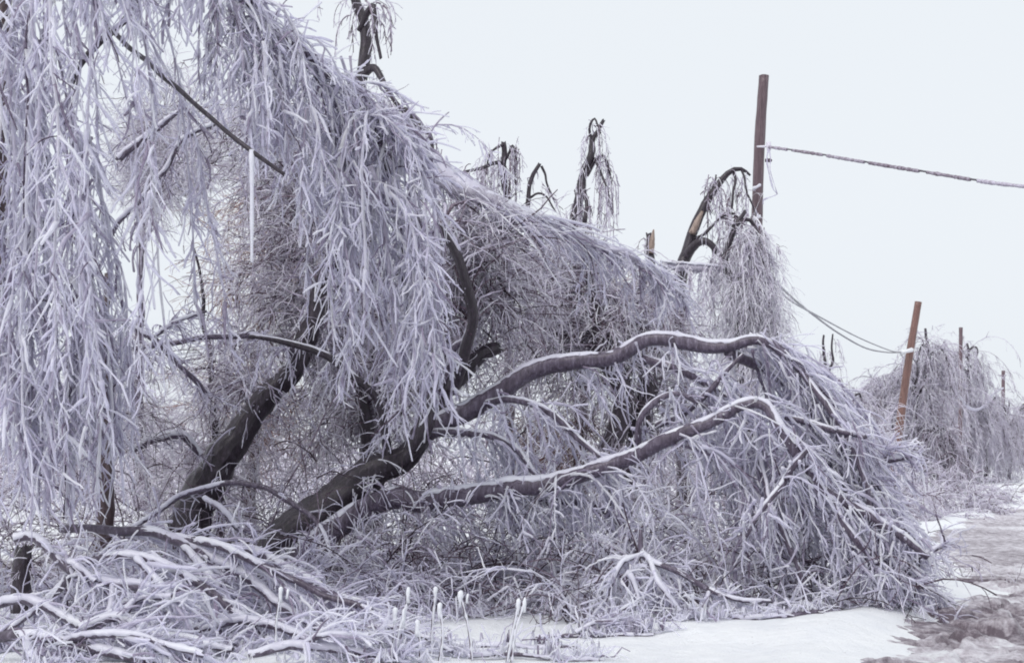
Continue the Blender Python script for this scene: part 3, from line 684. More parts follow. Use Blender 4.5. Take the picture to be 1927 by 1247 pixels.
topped('thin bare stem broken into an upturned V above the ridge', [(990, 960, 30, 12), (992, 600, 30, 10), (994, 380, 30, 9), (1000, 335, 30, 8), (1016, 308, 30, 7)],
       [[(1016, 310, 30, 5), (1032, 345, 30, 4), (1042, 380, 30, 3)], [(995, 370, 30, 5), (1020, 365, 30, 4), (1045, 400, 30, 3)]], 0.85, 4, (0.1, 0.4), sides=6)
topped('tall weeping broken tree with a hooked tip against the sky in mid picture', [(1095, 960, 29, 26), (1094, 600, 29, 22), (1085, 420, 29, 20), (1098, 330, 29, 16), (1116, 285, 29, 13), (1120, 255, 29, 9), (1136, 226, 29, 6)],
       [[(1116, 280, 29, 8), (1112, 245, 29, 5), (1122, 226, 29, 4), (1130, 250, 28.9, 3)], [(1100, 330, 29, 10), (1122, 298, 29, 8), (1142, 295, 29, 6), (1150, 330, 29, 4)], [(1096, 345, 29, 10), (1102, 380, 28.8, 9), (1100, 420, 28.7, 8)], [(1120, 300, 29, 5), (1136, 340, 28.8, 4), (1150, 400, 28.7, 3)]], 0.74, 13, (0.5, 1.5), grav=0.9, tone=0.55)
topped('short splintered stub sticking up left of the splintered hooked tree', [(1218, 960, 27, 18), (1220, 700, 27, 16), (1224, 500, 27, 14), (1224, 440, 27, 10)], [[(1226, 470, 27, 5), (1218, 436, 27, 3)]], 0.9, 5, (0.1, 0.4), sides=6)
q, r = path([(1224, 476, 26.9, 12), (1227, 455, 26.9, 10), (1230, 432, 26.9, 3)], 0.04)
limb('split_wood', q, r, M['split'], SC.objects['broken_tree.004'], 7, 0.3, 5, 'raw pale splinter')
tt, srcs = topped('hooked splintered tree with a bare bent limb in front of the first pole', [(1285, 960, 25.5, 26), (1282, 700, 25.5, 26), (1278, 540, 25.5, 24), (1290, 475, 25.5, 22), (1312, 420, 25.5, 18), (1340, 365, 25.5, 14), (1368, 328, 25.5, 11), (1395, 320, 25.5, 7), (1412, 330, 25.5, 4)],
       [[(1285, 490, 25.5, 20), (1310, 462, 25.3, 16), (1336, 460, 25.2, 13), (1360, 490, 25.1, 9)], [(1380, 325, 25.5, 6), (1385, 350, 25.4, 5), (1376, 395, 25.3, 4)], [(1300, 450, 25.5, 7), (1330, 440, 25.3, 6), (1375, 400, 25.2, 5), (1400, 420, 25.1, 4)], [(1395, 320, 25.5, 5), (1410, 360, 25.3, 4), (1425, 420, 25.2, 3)], [(1345, 360, 25.5, 4), (1350, 330, 25.5, 3)]], 0.8, 14, (0.3, 0.9), grav=0.8)
q, r = path([(1302, 440, 25.35, 12), (1312, 418, 25.35, 12), (1322, 398, 25.35, 6)], 0.04)
limb('split_wood', q, r, M['split'], tt, 7, 0.25, 6, 'raw pale torn face')
topped('dense weeping column of icy twigs hiding the lower part of the first pole', [(1400, 960, 24, 26), (1396, 800, 24, 24), (1390, 600, 24, 22), (1382, 530, 24, 20), (1365, 500, 24, 14), (1380, 430, 24, 10), (1400, 400, 24, 7)],
       [[(1375, 505, 24, 12), (1310, 505, 23.8, 14), (1245, 499, 23.6, 13)], [(1380, 430, 24, 8), (1410, 410, 24, 7), (1436, 470, 24, 5)], [(1390, 540, 24, 12), (1420, 520, 24, 8), (1450, 560, 23.9, 5)], [(1388, 600, 24, 10), (1425, 590, 24, 7), (1450, 640, 23.9, 5)], [(1384, 470, 24, 8), (1415, 450, 23.8, 6), (1440, 500, 23.7, 4)]], 0.5, 32, (0.4, 1.4), grav=0.6, sides=18, tone=0.72, flow=(0.08, 0, -1), name='weeping_tree',
       blobs=[(1410, 540, 24, 55, 130, 0.5, 60), (1425, 640, 24, 55, 70, 0.5, 40)])
q, r = path([(1245, 499, 23.6, 15), (1310, 503, 23.8, 16), (1368, 508, 24, 16)], 0.05, 0.01); o = SC.objects['weeping_tree']; coat(q, r, o, 0.03, 20)
topped('two thin bare stems joined at the foot, alone against the sky right of the thicket', [(1554, 980, 42, 10), (1554, 760, 42, 8), (1554, 700, 42, 7), (1550, 660, 42, 5), (1549, 630, 42, 4)], [[(1554, 705, 42, 6), (1568, 680, 42, 5), (1566, 650, 42, 4), (1568, 630, 42, 3)]], 0.75, 12, (0.3, 0.9), r=(0.006, 0.010), grav=0.7, tone=0.6, name='thin_tree')

# --- row of weeping iced trees along the road in the distance
def far_tree(label, x, d, top, w, n, trunk_px=12, lean=0, tone=0.66, bottom=(1.0, 2.6), name='roadside_tree'):
    n = int(n * 0.85)
    t = thing(name, label, 'tree', base(x, d), 'iced trees along the distant road verge')
    yb = HY + EYE / d * F
    p, r = path([(x - lean, yb + 4, d, trunk_px), (x - lean * 0.5, (yb + top) / 2, d, trunk_px * 0.8), (x, top, d, trunk_px * 0.35)], 0.2, 0.12, int(x))
    limb('trunk', p, r, M['bark'], t, 8, 0.1, int(x))
    A = Acc(); src = [p]
    for k in range(7):
        y0 = U(top + 10, top + (yb - top) * 0.55); dx = U(0.25, 1.0) * w * (1 if k % 2 else -1)
        q, rr = path([(x - lean * (y0 - top) / (yb - top), y0, d, 5), (x + dx * 0.5, y0 - U(5, 25), d + U(-1, 1), 4), (x + dx, y0 + U(10, 60), d + U(-1.5, 1.5), 2.5)], 0.15, 0.1, k)
        limb('limb', q, rr, M['bark'], t, 6, 0.05, k); src.append(q)
    for k, q in enumerate(src):
        weep(A, q, n if k else n // 2, bottom, 0.45 if k == 0 else 0.05, 1.0, 0.4, 0.5, grav=0.4, sides=7, side_len=(0.2, 0.7), r=(0.009, 0.017), side_r=(0.008, 0.013), tone=tone, startjit=0.2, n1=7, clump=False)
    A.build('crown', M['fine'], t, 3)
    return t
far_tree('tall spindly iced tree just right of the reddish leaning pole', 1745, 60, 618, 55, 60, 13, 12)
far_tree('iced tree with a thin dark trunk close to the right of the reddish pole', 1722, 58, 690, 45, 44, 10, -10)
far_tree('rounded low iced tree left of the reddish leaning pole', 1668, 60, 715, 62, 120, 10, 5)
far_tree('low drooping iced tree behind the arching limbs, farthest left of the distant row', 1638, 64, 740, 45, 70, 9, 0)
far_tree('wide weeping iced tree around the third, thin grey pole', 1822, 86, 650, 60, 76, 12, 0, bottom=(1.4, 4.4))
far_tree('low rounded iced tree right of the third pole', 1856, 90, 735, 55, 60, 10, 0, bottom=(1.4, 4.4))
far_tree('small iced tree in front of the fourth, farthest pole', 1900, 100, 755, 40, 50, 8, 0, bottom=(1.2, 3.6))
far_tree('iced tree cut by the right picture edge, farthest of the row', 1940, 110, 765, 40, 50, 8, 0, bottom=(1.2, 3.6))
far_tree('low grey iced tree behind the arching limbs, left of the rounded low tree', 1605, 48, 740, 55, 60, 8, 0)
far_tree('short iced tree with dark twigs at the foot of the reddish pole', 1765, 57, 800, 60, 60, 9, 0, 0.55, (0.6, 1.6))

# --- utility poles and their wires
def pole(label, ctrl, mat, bits, name='utility_pole'):
    t = thing(name, label, 'utility pole', base(ctrl[0][0], ctrl[0][2]))
    p, r = path(ctrl, 0.15); limb('pole', p, r, M[mat], t, 18, 0.012, 3, jag=0.06)
    return t
pl = pole('tall brown wooden pole, nearest of the row, snapped wire hanging from its side', [(1412, 1020, 27, 24), (1420, 600, 27, 22), (1428, 300, 27, 20.5), (1437.5, 143, 27, 19.5)], 'pole', None)
A = Acc()
A.add([at(1424, 276, 26.8), at(1437, 276, 26.8), at(1447, 275, 26.8)], 0.02, 0.9, 0.4); A.add([at(1446, 268, 26.8), at(1447, 283, 26.8)], 0.035, 1, 0.7)
A.add([at(1440, 302, 26.8), at(1450, 302, 26.8)], 0.03, 1, 0.3); A.build('bracket', M['fine'], pl, 8)
A = Acc()
A.add(catmull([at(1447, 276, 26.8), at(1443, 300, 26.7), at(1448, 330, 26.7), at(1456, 358, 26.7), at(1463, 365, 26.7), at(1450, 371, 26.7), at(1437, 376, 26.8), at(1436, 384, 26.8)], 0.08), 0.012, 1, 0.55, 0.1, 0.4)
A.add(catmull([at(1447, 280, 26.75), at(1450, 300, 26.7), at(1449, 320, 26.6), at(1458, 350, 26.6), at(1462, 364, 26.7)], 0.08), 0.010, 1, 0.6, 0.1, 0.4)
A.build('loose_wire', M['ice'], pl, 6)
for y in (352, 410, 425):
    A = Acc(); A.add([at(1417, y + 3, 26.75), at(1424, y, 26.72), at(1430, y - 4, 26.75)], 0.035, 0.7, 0.8); A.build('ice_patch', M['coat'], pl, 8)
pl2 = pole('reddish bare pole leaning right over the far verge', [(1672, 945, 55, 15), (1690, 820, 55, 15), (1708, 690, 55, 14.5), (1728, 568, 55, 13)], 'pole_red', None)
A = Acc(); A.add([at(1694, 664, 54.7), at(1704, 661, 54.6), at(1716, 658, 54.7)], 0.1, 0.9, 0.85); A.build('ice_patch', M['coat'], pl2, 8)
pl3 = pole('thin grey pole rising from the wide weeping tree, third along the road', [(1806, 925, 80, 8), (1807, 770, 80, 7.5), (1808, 616, 80, 7)], 'pole', None)
pl4 = pole('farthest, shortest looking pole near the right picture edge', [(1887, 910, 120, 8), (1887, 800, 120, 7.5), (1888, 697, 120, 6.5)], 'pole', None)
A = Acc(); A.add([at(1878, 706, 119.8), at(1888, 706, 119.8), at(1893, 706, 119.8)], 0.06, 1, 0.3); A.build('bracket', M['fine'], pl4, 6)

def wire(label, ctrl, r, ice=0, name='wire', mat='wire', group=None):
    Q = catmull(np.array([at(*c) for c in ctrl]), 0.06 if ice else 0.4)
    t = thing(name, label, 'wire', Q[0])
    A = Acc(); A.add(Q, r, 1, 0.3, 0, 0.05); A.build('cable', M[mat], t, 6)
    if ice:
        A = Acc(); L = len(Q); k = 0
        while k < L - 3:
            n_ = int(U(14, 26)); s = Q[k:min(k + n_, L)]
            if len(s) > 4: A.add(s + [0, 0, -0.008], r * 1.75, 1, 0.42 + U(-0.1, 0.1), 0, 0.12)
            k += n_ + int(U(2, 6))
        A.build('ice_sleeve', M['fine'], t, 7)
    return t
wire('sagging cable beaded with ice, running from the tall brown pole to the right edge', [(1447, 276, 26.8), (1530, 288, 25), (1600, 300, 23.5), (1760, 326, 21), (1927, 350, 18.8), (2400, 385, 14.5), (3100, 330, 11)], 0.016, 1)
wire('upper of two cables sagging between the tall pole and the reddish pole', [(1420, 485, 27), (1450, 519, 28.5), (1480, 560, 31), (1540, 595, 36), (1620, 637, 45), (1680, 661, 53), (1700, 662, 55)], 0.02, name='wire', mat='metal')
wire('lower, slacker of two cables between the tall pole and the reddish pole', [(1420, 480, 27), (1445, 512, 28.5), (1485, 555, 31.5), (1530, 592, 36), (1580, 628, 42), (1630, 655, 48), (1672, 663, 53), (1700, 662, 55)], 0.026, mat='metal')
wire('slack cable dropping from the reddish pole into the trees behind it', [(1706, 660, 55), (1722, 680, 58), (1745, 715, 63), (1775, 742, 72), (1807, 735, 80)], 0.03, mat='metal')
wire('thick white frozen cable looping low beside the third pole', [(1790, 738, 79), (1800, 738, 79.5), (1812, 755, 80), (1825, 768, 82), (1840, 770, 84), (1855, 760, 86), (1868, 742, 90), (1887, 730, 119)], 0.09, mat='coat')

# --- brush and shrubs under the trees
def shrub(label, x, d, wpx, hpx, n, tone=0.5, r=(0.013, 0.008, 0.006), mat='ice', flow=(0, 0, -1), lv2=(6, (0.25, 0.7)), lv3=(4, (0.1, 0.3)), name='iced_shrub'):
    b0 = base(x, d); t = thing(name, label, 'shrub', b0, 'iced brush under the trees')
    n = int(n * (0.7 if mat == 'fine' else 1.15))
    S = np.array(b0) + rng.normal(0, 1, (n, 3)) * [wpx / F * d * 0.35, 0.35, 0]; S[:, 2] = ground_h(S[:, 0], S[:, 1])
    D = rng.normal(0, 0.45, (n, 3)) + [0, 0, 0.9]; D[:, 2] = np.abs(D[:, 2])
    h = hpx / F * d
    P1 = hangs(S, D, U(0.6, 1.7, n) * h, 11, 0.14, flow, 0.16)
    st = Acc(); st.add(P1, r[0] * U(0.7, 1.3, n), 0.5, tone - 0.05)
    if name != 'bramble': st.build('stems', M[mat], t, 5)
    B = st if name == 'bramble' else Acc()
    s2, d2, _ = sub(P1, lv2[0], (0.2, 1.0), (25, 75), 1.0); P2 = hangs(s2, d2, U(*lv2[1], len(s2)), 6, 0.14, flow, 0.12)
    B.add(P2, r[1] * U(0.7, 1.3, len(s2)), 0.6, tone)
    s3, d3, _ = sub(P2, lv3[0], (0.1, 1.0), (25, 65), 1.0); P3 = hangs(s3, d3, U(*lv3[1], len(s3)), 4, 0.12, flow, 0.1)
    B.add(P3, r[2] * U(0.7, 1.3, len(s3)), 0.7, tone + 0.04); B.build('stems' if name == 'bramble' else 'twigs', M[mat], t, 4)
SH = [
 ('iced shrub between the left curtain and the slim brown trunk', 110, 14.6, 140, 170, 26, 0.55),
 ('iced shrub right in front of the slim brown trunk', 300, 15.0, 130, 130, 20, 0.5),
 ('iced shrub filling the space below the two trunk bases', 500, 14.2, 130, 110, 22, 0.5),
 ('tangled iced shrub at the foot of the heeled-over trunk', 640, 14.6, 150, 150, 26, 0.42),
 ('spreading iced shrub below the long lower limb, left of the snow patch', 780, 14.8, 160, 190, 30, 0.48),
 ('bushy iced shrub below the lower limb behind the snow patch', 920, 15.6, 170, 210, 34, 0.5),
 ('iced shrub with a thick bundle of slanting twigs right of the snow patch', 1060, 14.4, 170, 190, 24, 0.6),
 ('iced shrub behind the pale forked branch on the snow', 1190, 14.8, 170, 190, 24, 0.6),
 ('iced shrub under the hanging end of the lower limb', 1330, 14.6, 150, 190, 18, 0.5),
 ('dense iced shrub under the arching limbs near the road', 1470, 14.8, 150, 220, 16, 0.5),
 ('low iced shrub at the tip of the arching limbs beside the slushy road', 1640, 14.3, 120, 130, 18, 0.5),
]
for (lb_, x, d, w, h, n_, tn) in SH: shrub(lb_, x, d, w, h, int(n_ * 0.85), tn + 0.16)
for (lb_, x, d, w, h, n_) in [('low frosty brush on the snow bank at the foot of the reddish pole', 1700, 36, 90, 80, 34), ('low frosty brush with drooping stems on the snow bank below the far trees', 1790, 40, 110, 70, 40),
                       ('pale brush on the far snow bank nearest the road', 1850, 46, 70, 40, 26), ('pale brush between the arching limbs and the rounded low tree', 1640, 40, 90, 90, 34)]:
    shrub(lb_, x, d, w, h, n_, 0.62, r=(0.014, 0.010, 0.008), mat='fine', lv2=(7, (0.3, 0.8)), lv3=(4, (0.15, 0.4)), name='brush', flow=(0.3, 0, -1))
for k, (lb_, x, d, w, h, n_, tn) in enumerate([
 ('fine brush behind the slim brown trunk', 250, 19, 200, 230, 34, 0.6), ('fine brush behind the dark leaning tree', 430, 20, 200, 260, 40, 0.6),
 ('fine brush in the hollow between the two leaning trunks', 560, 19, 200, 260, 40, 0.56), ('fine brush behind the heeled-over trunk', 760, 19, 200, 260, 44, 0.45),
 ('fine brush between the two long snowy limbs', 960, 19, 220, 280, 44, 0.56), ('fine brush round the feet of the black forked trunks', 1140, 19.5, 220, 260, 44, 0.42),
 ('fine brush behind the hanging limbs on the right', 1320, 19, 220, 280, 48, 0.56), ('fine brush behind the arching limb tips', 1500, 19.5, 200, 230, 44, 0.5), ('fine brush behind the left curtain', 80, 18, 200, 260, 40, 0.45)]):
    shrub(lb_, x, d, w, h, n_, tn, r=(0.008, 0.005, 0.004), mat='fine', lv2=(8, (0.3, 0.9)), lv3=(6, (0.12, 0.4)), name='brush')

# bare dark brambles that poke through the iced brush
for (lb_, x, d, w, h, n_) in [('bare dark bramble behind the lower left heap', 200, 14.4, 200, 190, 26), ('bare dark bramble between the trunk bases', 400, 15.4, 160, 220, 26), ('bare dark bramble right of the heeled-over trunk base', 660, 15.0, 170, 190, 34),
                       ('bare dark bramble under the start of the long lower limb', 800, 15.2, 170, 220, 34), ('bare dark bramble under the middle of the long lower limb', 980, 14.9, 170, 230, 34), ('bare dark bramble behind the pale forked branch', 1150, 14.6, 170, 220, 34),
                       ('bare dark bramble under the rising part of the lower limb', 1290, 14.7, 150, 220, 30), ('bare dark bramble inside the arching crown', 1430, 15.0, 150, 220, 26), ('bare dark bramble at the road end of the arching crown', 1580, 14.7, 150, 180, 26),
                       ('tall bare dark bramble between the two long limbs', 900, 17.5, 220, 330, 36), ('tall bare dark bramble in front of the dark leaning tree', 520, 16.4, 160, 330, 30), ('tall bare dark bramble left of the dark leaning tree', 290, 17.5, 160, 330, 30)]:
    shrub(lb_, x, d, w, h, int(n_ * 0.7), 0.16, r=(0.007, 0.0045, 0.003), mat='fine', lv2=(5, (0.3, 0.9)), lv3=(3, (0.1, 0.35)), name='bramble')

# far pale thicket that closes the gaps
n_ = 900; X = U(-22, 12, n_); Y = U(34, 60, n_); S = np.stack([X, Y, ground_h(X, Y)], -1)
sel = road_s(X, Y) < -3; S = S[sel]; n_ = len(S)
D = rng.normal(0, 0.3, (n_, 3)) + [0, 0, 1]; P1 = hangs(S, D, U(1.5, 3.6, n_), 7, 0.12, (0, 0, -1), 0.1)
A = Acc(); A.add(P1, U(0.012, 0.03, n_), 0.5, 0.5)
s2, d2, _ = sub(P1, 10, (0.2, 1), (25, 75), 1); P2 = hangs(s2, d2, U(0.4, 1.2, len(s2)), 5, 0.15); A.add(P2, U(0.010, 0.018, len(s2)), 0.6, 0.6)
o = A.build('distant_thicket', M['fine'], None, 3); o['kind'] = 'stuff'; o['label'] = 'pale distant thicket of iced twigs seen through the gaps'; o['category'] = 'thicket'

# --- fallen branches on the snow
def fallen(label, ctrls, n2, L2, tone=0.75, r2=(0.006, 0.017), flow=(0.2, 0, -1), name='fallen_branch', per=4, L3=(0.08, 0.35), mat='ice', ta=1.0, sp=0.42, th=0.03, grav=0.12):
    g0 = at(*ctrls[0][0][:3]); t = thing(name, label, 'branch', (g0[0], g0[1], gz(g0[0], g0[1])), 'fallen iced branches in the foreground')
    A = Acc()
    for k, c in enumerate(ctrls):
        q, r = path(c, 0.035, 0.035, 100 + k)
        q[:, 2] = np.maximum(q[:, 2], ground_h(q[:, 0], q[:, 1]) + r * 0.5)
        o = limb('limb' if k else 'stem', q, r, M['bark_grey'], t, 9, 0.1, 100 + k)
        coat(q, r, o, th, 6, (0.02, 0.08), width=105, seed=k)
        if n2:
            S, T = on_path(q, n2, 0.1, 1, 0.01)
            P = hangs(S, T * ta + rng.normal(0, sp, S.shape) + [0, 0.55, 0], L2[0] + (L2[1] - L2[0]) * rng.random(n2) ** 1.4, 8, grav, flow, 0.17)
            A.add(P, U(*r2, n2), 0.6, tone)
            s3, d3, _ = sub(P, per, (0.15, 1), (30, 80), 0.9)
            A.add(hangs(s3, d3, U(*L3, len(s3)), 5, grav * 0.8, flow, 0.17), U(r2[0], r2[1], len(s3)) * 0.62, 0.7, tone)
    if A.items: A.build('twigs', M[mat], t, 6)
    return t
fallen('white frosted branch forking like antlers at the lower left', [
    [(30, 1010, 12.4, 16), (70, 1012, 12.4, 17), (140, 1080, 12.3, 17), (210, 1100, 12.2, 18), (280, 1108, 12.1, 20), (335, 1165, 12.0, 20), (390, 1195, 11.9, 18), (440, 1235, 11.8, 16)],
    [(280, 1108, 12.1, 14), (240, 1150, 12.0, 14), (175, 1165, 11.9, 13)], [(212, 1100, 12.2, 13), (212, 1140, 12.1, 12), (200, 1165, 12.0, 12), (235, 1230, 11.9, 10)], [(140, 1085, 12.3, 13), (135, 1060, 12.3, 12), (180, 1095, 12.2, 10)]], 21, (0.2, 0.55), 0.72)
fallen('long fan of iced branches sweeping right from the left curtain', [
    [(110, 990, 13.2, 16), (200, 995, 13.1, 18), (330, 1012, 13.0, 20), (410, 1050, 12.9, 20), (480, 1100, 12.8, 17), (560, 1150, 12.7, 14), (650, 1205, 12.6, 10)],
    [(330, 1012, 13.0, 16), (420, 1030, 12.8, 16), (520, 1075, 12.7, 14), (600, 1110, 12.6, 12), (700, 1150, 12.5, 9)], [(340, 1016, 13, 16), (390, 1075, 12.8, 14), (430, 1150, 12.6, 12)]], 50, (0.3, 0.9), 0.62, per=6)
fallen('big iced branch along the bottom edge, frosted white on top', [
    [(-60, 1215, 11.2, 18), (40, 1195, 11.1, 21), (130, 1205, 11.0, 21), (230, 1225, 10.9, 20), (330, 1255, 10.8, 17)], [(130, 1205, 11, 14), (220, 1190, 10.9, 14), (300, 1200, 10.8, 13), (380, 1235, 10.7, 10)], [(40, 1195, 11.1, 14), (60, 1230, 10.9, 14), (100, 1262, 10.8, 12)]], 32, (0.25, 0.8), 0.66, flow=(0.4, 0, -0.7))
fallen('iced branch along the bottom edge below the weed stalks, left of the open snow', [
    [(470, 1225, 11.0, 16), (560, 1215, 10.9, 17), (650, 1222, 10.85, 16), (740, 1240, 10.8, 13)], [(560, 1215, 10.9, 12), (610, 1195, 10.8, 12), (690, 1200, 10.8, 10)]], 28, (0.2, 0.6), 0.72, flow=(0.4, 0, -0.7))
fallen('iced branch lying lowest in the left corner', [
    [(-40, 1140, 12.0, 18), (30, 1125, 11.9, 18), (80, 1135, 11.8, 18), (150, 1175, 11.7, 17), (210, 1215, 11.6, 14), (260, 1260, 11.5, 12)], [(80, 1140, 11.8, 13), (20, 1180, 11.7, 13), (-30, 1200, 11.6, 12)]], 36, (0.2, 0.7), 0.62, flow=(0.1, 0, -1))
fallen('iced branch curving to the right below the trunk base', [
    [(440, 1030, 13.8, 16), (500, 1045, 13.7, 17), (560, 1085, 13.6, 17), (620, 1110, 13.5, 16), (680, 1130, 13.4, 12)], [(500, 1045, 13.7, 12), (540, 1110, 13.4, 12), (610, 1165, 13.2, 10), (680, 1170, 13.1, 9)]], 28, (0.25, 0.8), 0.58)
fallen('heap of iced twigs on the snow at the bottom, left of the weed stalks', [
    [(380, 1190, 11.9, 16), (450, 1170, 11.8, 17), (540, 1190, 11.7, 16), (620, 1225, 11.6, 13), (700, 1240, 11.5, 10)], [(300, 1215, 11.6, 13), (380, 1225, 11.5, 13), (450, 1245, 11.4, 12)]], 43, (0.2, 0.6), 0.66)
fallen('iced branch arching out of the middle of the lower left heap', [
    [(90, 1120, 12.6, 14), (170, 1060, 12.5, 15), (260, 1050, 12.4, 16), (350, 1085, 12.3, 16), (430, 1140, 12.2, 14), (500, 1190, 12.1, 10)], [(260, 1050, 12.4, 12), (310, 1110, 12.2, 12), (330, 1180, 12.0, 10)]], 35, (0.25, 0.8), 0.68, flow=(0.4, 0, -0.8))
fallen('gnarled iced branch with stubby side twigs above the bottom edge', [
    [(150, 1180, 11.6, 14), (230, 1165, 11.5, 16), (300, 1195, 11.4, 15), (370, 1205, 11.3, 14), (440, 1225, 11.2, 12)], [(230, 1165, 11.5, 12), (260, 1130, 11.5, 11), (320, 1125, 11.4, 9)], [(300, 1195, 11.4, 11), (290, 1235, 11.2, 10)]], 32, (0.15, 0.5), 0.74, flow=(0.3, 0, -0.8))
fallen('thin dark bough arching over the ground in front of the two leaning trunks', [
    [(235, 1005, 15.0, 9), (290, 965, 15.0, 10), (350, 928, 15.0, 11), (430, 908, 15.0, 11), (500, 915, 14.9, 10), (560, 950, 14.8, 10), (600, 985, 14.7, 9), (620, 1035, 14.6, 7)], [(385, 940, 14.9, 9), (420, 960, 14.7, 10), (450, 995, 14.6, 9)]], 12, (0.1, 0.4), 0.4, name='bent_bough', r2=(0.006, 0.01))
fallen('short dark elbow-shaped bough left of the leaning tree', [[(248, 846, 16.6, 13), (285, 825, 16.6, 16), (330, 813, 16.6, 18), (355, 825, 16.7, 16), (376, 850, 16.8, 13)]], 12, (0.1, 0.3), 0.4, name='bent_bough', r2=(0.005, 0.009))
fallen('iced bough crossing the gap of sky down to the leaning tree', [[(195, 597, 15.6, 8), (240, 612, 15.6, 10), (285, 634, 15.6, 12), (325, 672, 15.7, 11), (365, 712, 15.8, 9), (390, 745, 15.9, 7)], [(290, 636, 15.6, 6), (330, 608, 15.6, 7), (390, 585, 15.7, 5)]], 22, (0.15, 0.5), 0.5, name='bent_bough', r2=(0.005, 0.009))
fallen('dark bough slanting down from the curtain across the sky gap', [[(410, 232, 15.2, 7), (360, 255, 15.1, 9), (325, 290, 15.1, 9), (275, 355, 15.0, 9), (225, 425, 15.0, 8), (180, 505, 15.0, 7)]], 20, (0.15, 0.6), 0.4, name='bent_bough', r2=(0.005, 0.009))
fallen('short thick dark bough end hanging in the twigs above the slanting one', [[(345, 205, 15.6, 8), (300, 240, 15.6, 11), (260, 272, 15.6, 13), (228, 303, 15.6, 13)]], 12, (0.3, 0.9), 0.4, name='bent_bough', r2=(0.005, 0.009))
fallen('pale forked branch upright on the snow in front of the right-hand shrubs', [
    [(1208, 990, 13.4, 7), (1214, 1038, 13.4, 12), (1260, 1065, 13.3, 11), (1330, 1110, 13.2, 11), (1390, 1128, 13.1, 9), (1450, 1130, 13.1, 7)], [(1214, 1038, 13.4, 9), (1170, 1055, 13.3, 9), (1150, 1095, 13.2, 8), (1140, 1130, 13.2, 6)], [(1330, 1110, 13.2, 9), (1320, 1160, 13.1, 8), (1318, 1200, 13.0, 7)], [(1216, 1042, 13.4, 9), (1240, 1090, 13.2, 9), (1280, 1150, 13.1, 8)], [(1175, 1105, 13.2, 10), (1180, 1080, 13.2, 9), (1200, 1130, 13.1, 8), (1165, 1145, 13.1, 8)]], 26, (0.15, 0.5), 0.8)
fallen('loose iced twigs scattered on the snow between the weed pair and the forked branch', [
    [(1010, 1200, 12.4, 7), (1080, 1192, 12.3, 8), (1150, 1198, 12.3, 8), (1230, 1215, 12.2, 6)], [(1080, 1192, 12.3, 6), (1120, 1170, 12.3, 6), (1170, 1160, 12.4, 5)]], 30, (0.1, 0.45), 0.68, r2=(0.006, 0.011))
fallen('frosted twig tuft on the snow among the weed stalks', [
    [(650, 1200, 11.5, 9), (720, 1178, 11.45, 10), (790, 1190, 11.4, 9), (850, 1225, 11.3, 7)], [(720, 1178, 11.45, 8), (690, 1215, 11.3, 8), (660, 1240, 11.2, 7)]], 46, (0.12, 0.45), 0.8, r2=(0.005, 0.012))
fallen('sparse frosted twigs at the bottom edge right of the weed pair', [
    [(880, 1238, 11.2, 7), (960, 1228, 11.2, 8), (1050, 1236, 11.1, 8), (1130, 1246, 11.1, 6)]], 22, (0.1, 0.35), 0.8, r2=(0.005, 0.011))
fallen('iced stick lying along the snow edge at the lower right', [[(1375, 1158, 13.0, 9), (1420, 1172, 12.9, 11), (1480, 1180, 12.9, 12), (1530, 1168, 12.9, 11), (1548, 1155, 12.9, 8)]], 8, (0.06, 0.2), 0.75)
fallen('thin bare stick lying flat on the snow by the pair of weed stalks', [[(640, 1222, 12.2, 7), (760, 1218, 12.1, 8), (870, 1212, 12.0, 8), (960, 1215, 11.95, 8), (1085, 1238, 11.8, 6)]], 10, (0.06, 0.2), 0.6)
fallen('iced branch tip poking out beside the slushy road', [[(1640, 1090, 14.1, 10), (1700, 1105, 14.0, 10), (1750, 1115, 13.9, 9), (1800, 1140, 13.9, 6)], [(1690, 1075, 14.0, 10), (1730, 1045, 13.9, 9), (1772, 1025, 13.9, 9)]], 20, (0.1, 0.4), 0.7)
fallen('blunt broken iced branch end jutting right in front of the reddish pole', [[(1600, 900, 14.9, 10), (1650, 872, 14.8, 12), (1715, 853, 14.7, 14)], [(1655, 872, 14.8, 9), (1680, 850, 14.7, 9), (1690, 838, 14.7, 8)]], 10, (0.1, 0.4), 0.7)
q = [at(582, 1038, 14.4), at(612, 1031, 14.4)]
t = thing('broken_stick', 'short raw yellowish stick among dark twigs under the heeled-over trunk', 'stick', q[0])
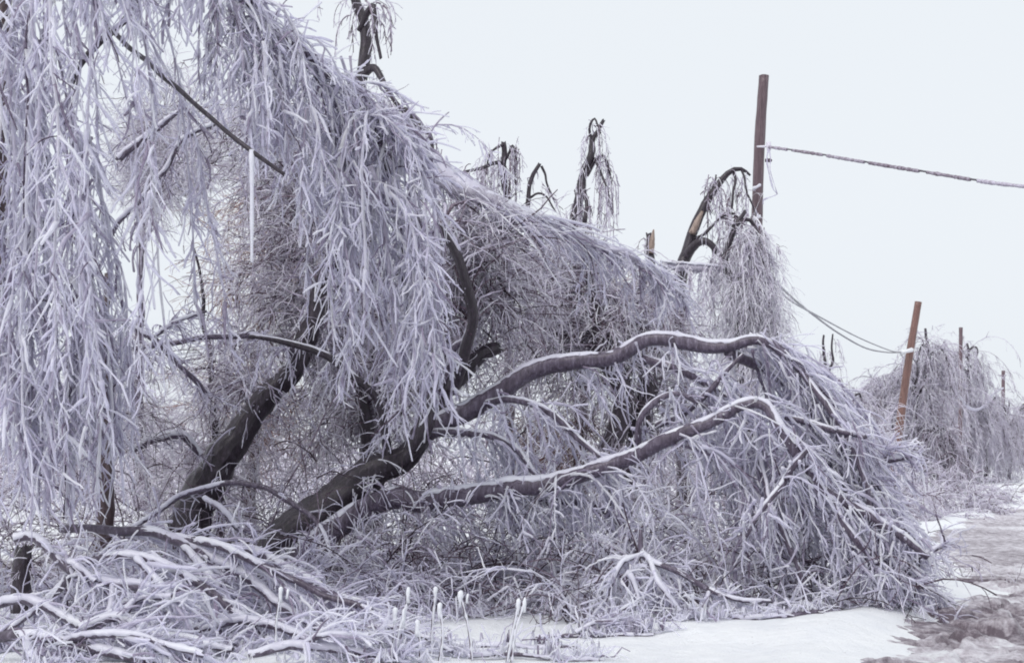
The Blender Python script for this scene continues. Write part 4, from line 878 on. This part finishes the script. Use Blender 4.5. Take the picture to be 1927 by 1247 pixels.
qq, rr_ = path([(582, 1038, 14.4, 6), (596, 1035, 14.4, 7), (612, 1031, 14.4, 5)], 0.03, 0.0); limb('wood', qq, rr_, M['split'], t, 8, 0.15, 9)

# --- dead weed stalks with ice knobs in the foreground
WEED = [(528, 1112, 11.2, -6, 'weed stalk with a twin ice knob, leftmost of the stalks'), (768, 1112, 11.0, -12, 'weed stalk with a small ice knob left of the tallest stalks'),
        (819, 1112, 11.3, -8, 'weed stalk with a round knob, leaning left of the thick-knobbed one'), (866, 1120, 11.1, 22, 'weed stalk with a thick double ice knob'),
        (743, 1152, 10.9, -8, 'short weed stalk, left one of a low close pair'), (759, 1152, 10.9, -16, 'short weed stalk, right one of a low close pair'),
        (827, 1142, 11.0, -2, 'upright weed stalk with a long thin knob just below the round one'), (975, 1134, 11.0, -22, 'left stalk of the tall leaning pair on open snow'),
        (987, 1130, 11.0, -25, 'right stalk of the tall leaning pair on open snow'), (785, 1175, 10.9, 4, 'lowest weed stalk, stubby, between the short pair and the upright one'), (612, 1190, 11.0, 3, 'lone short weed stalk right of the twin-knobbed one')]
for k, (x, y, d, dx, lb_) in enumerate(WEED):
    b0 = np.array(base(x + dx, d)); top = at(x, y, d)
    t = thing('weed_stalk', lb_, 'weed', b0, 'dead weed stalks with ice knobs')
    mid = (b0 + top) / 2 + [U(-0.03, 0.03), 0, 0]
    Q = catmull(np.array([b0, mid, top]), 0.03)
    A = Acc(); A.add(Q, 0.007, 0.7, 0.1, 0, 0.1); A.build('stem', M['fine'], t, 6)
    A = Acc(); kk = len(Q)
    A.add(Q[int(kk * 0.05):] + [0.006, -0.003, 0], 0.009, 1.1, 0.75, 0, 0.3)
    A.build('ice_coat', M['coat'], t, 7)
    A = Acc(); A.add(np.stack([top + [0, 0, -0.09], top + [0, 0, -0.05], top + [0, 0, -0.01], top + [0.004, 0, 0.025]]), 0.0135, 1.0, 0.95, 0, 0.35)
    if k in (0, 3): A.add(np.stack([top + [0.05, 0, -0.06], top + [0.055, 0, -0.02], top + [0.06, 0, 0.01]]), 0.012, 0.9, 0.95, 0, 0.35)
    A.build('ice_knob', M['coat'], t, 9)
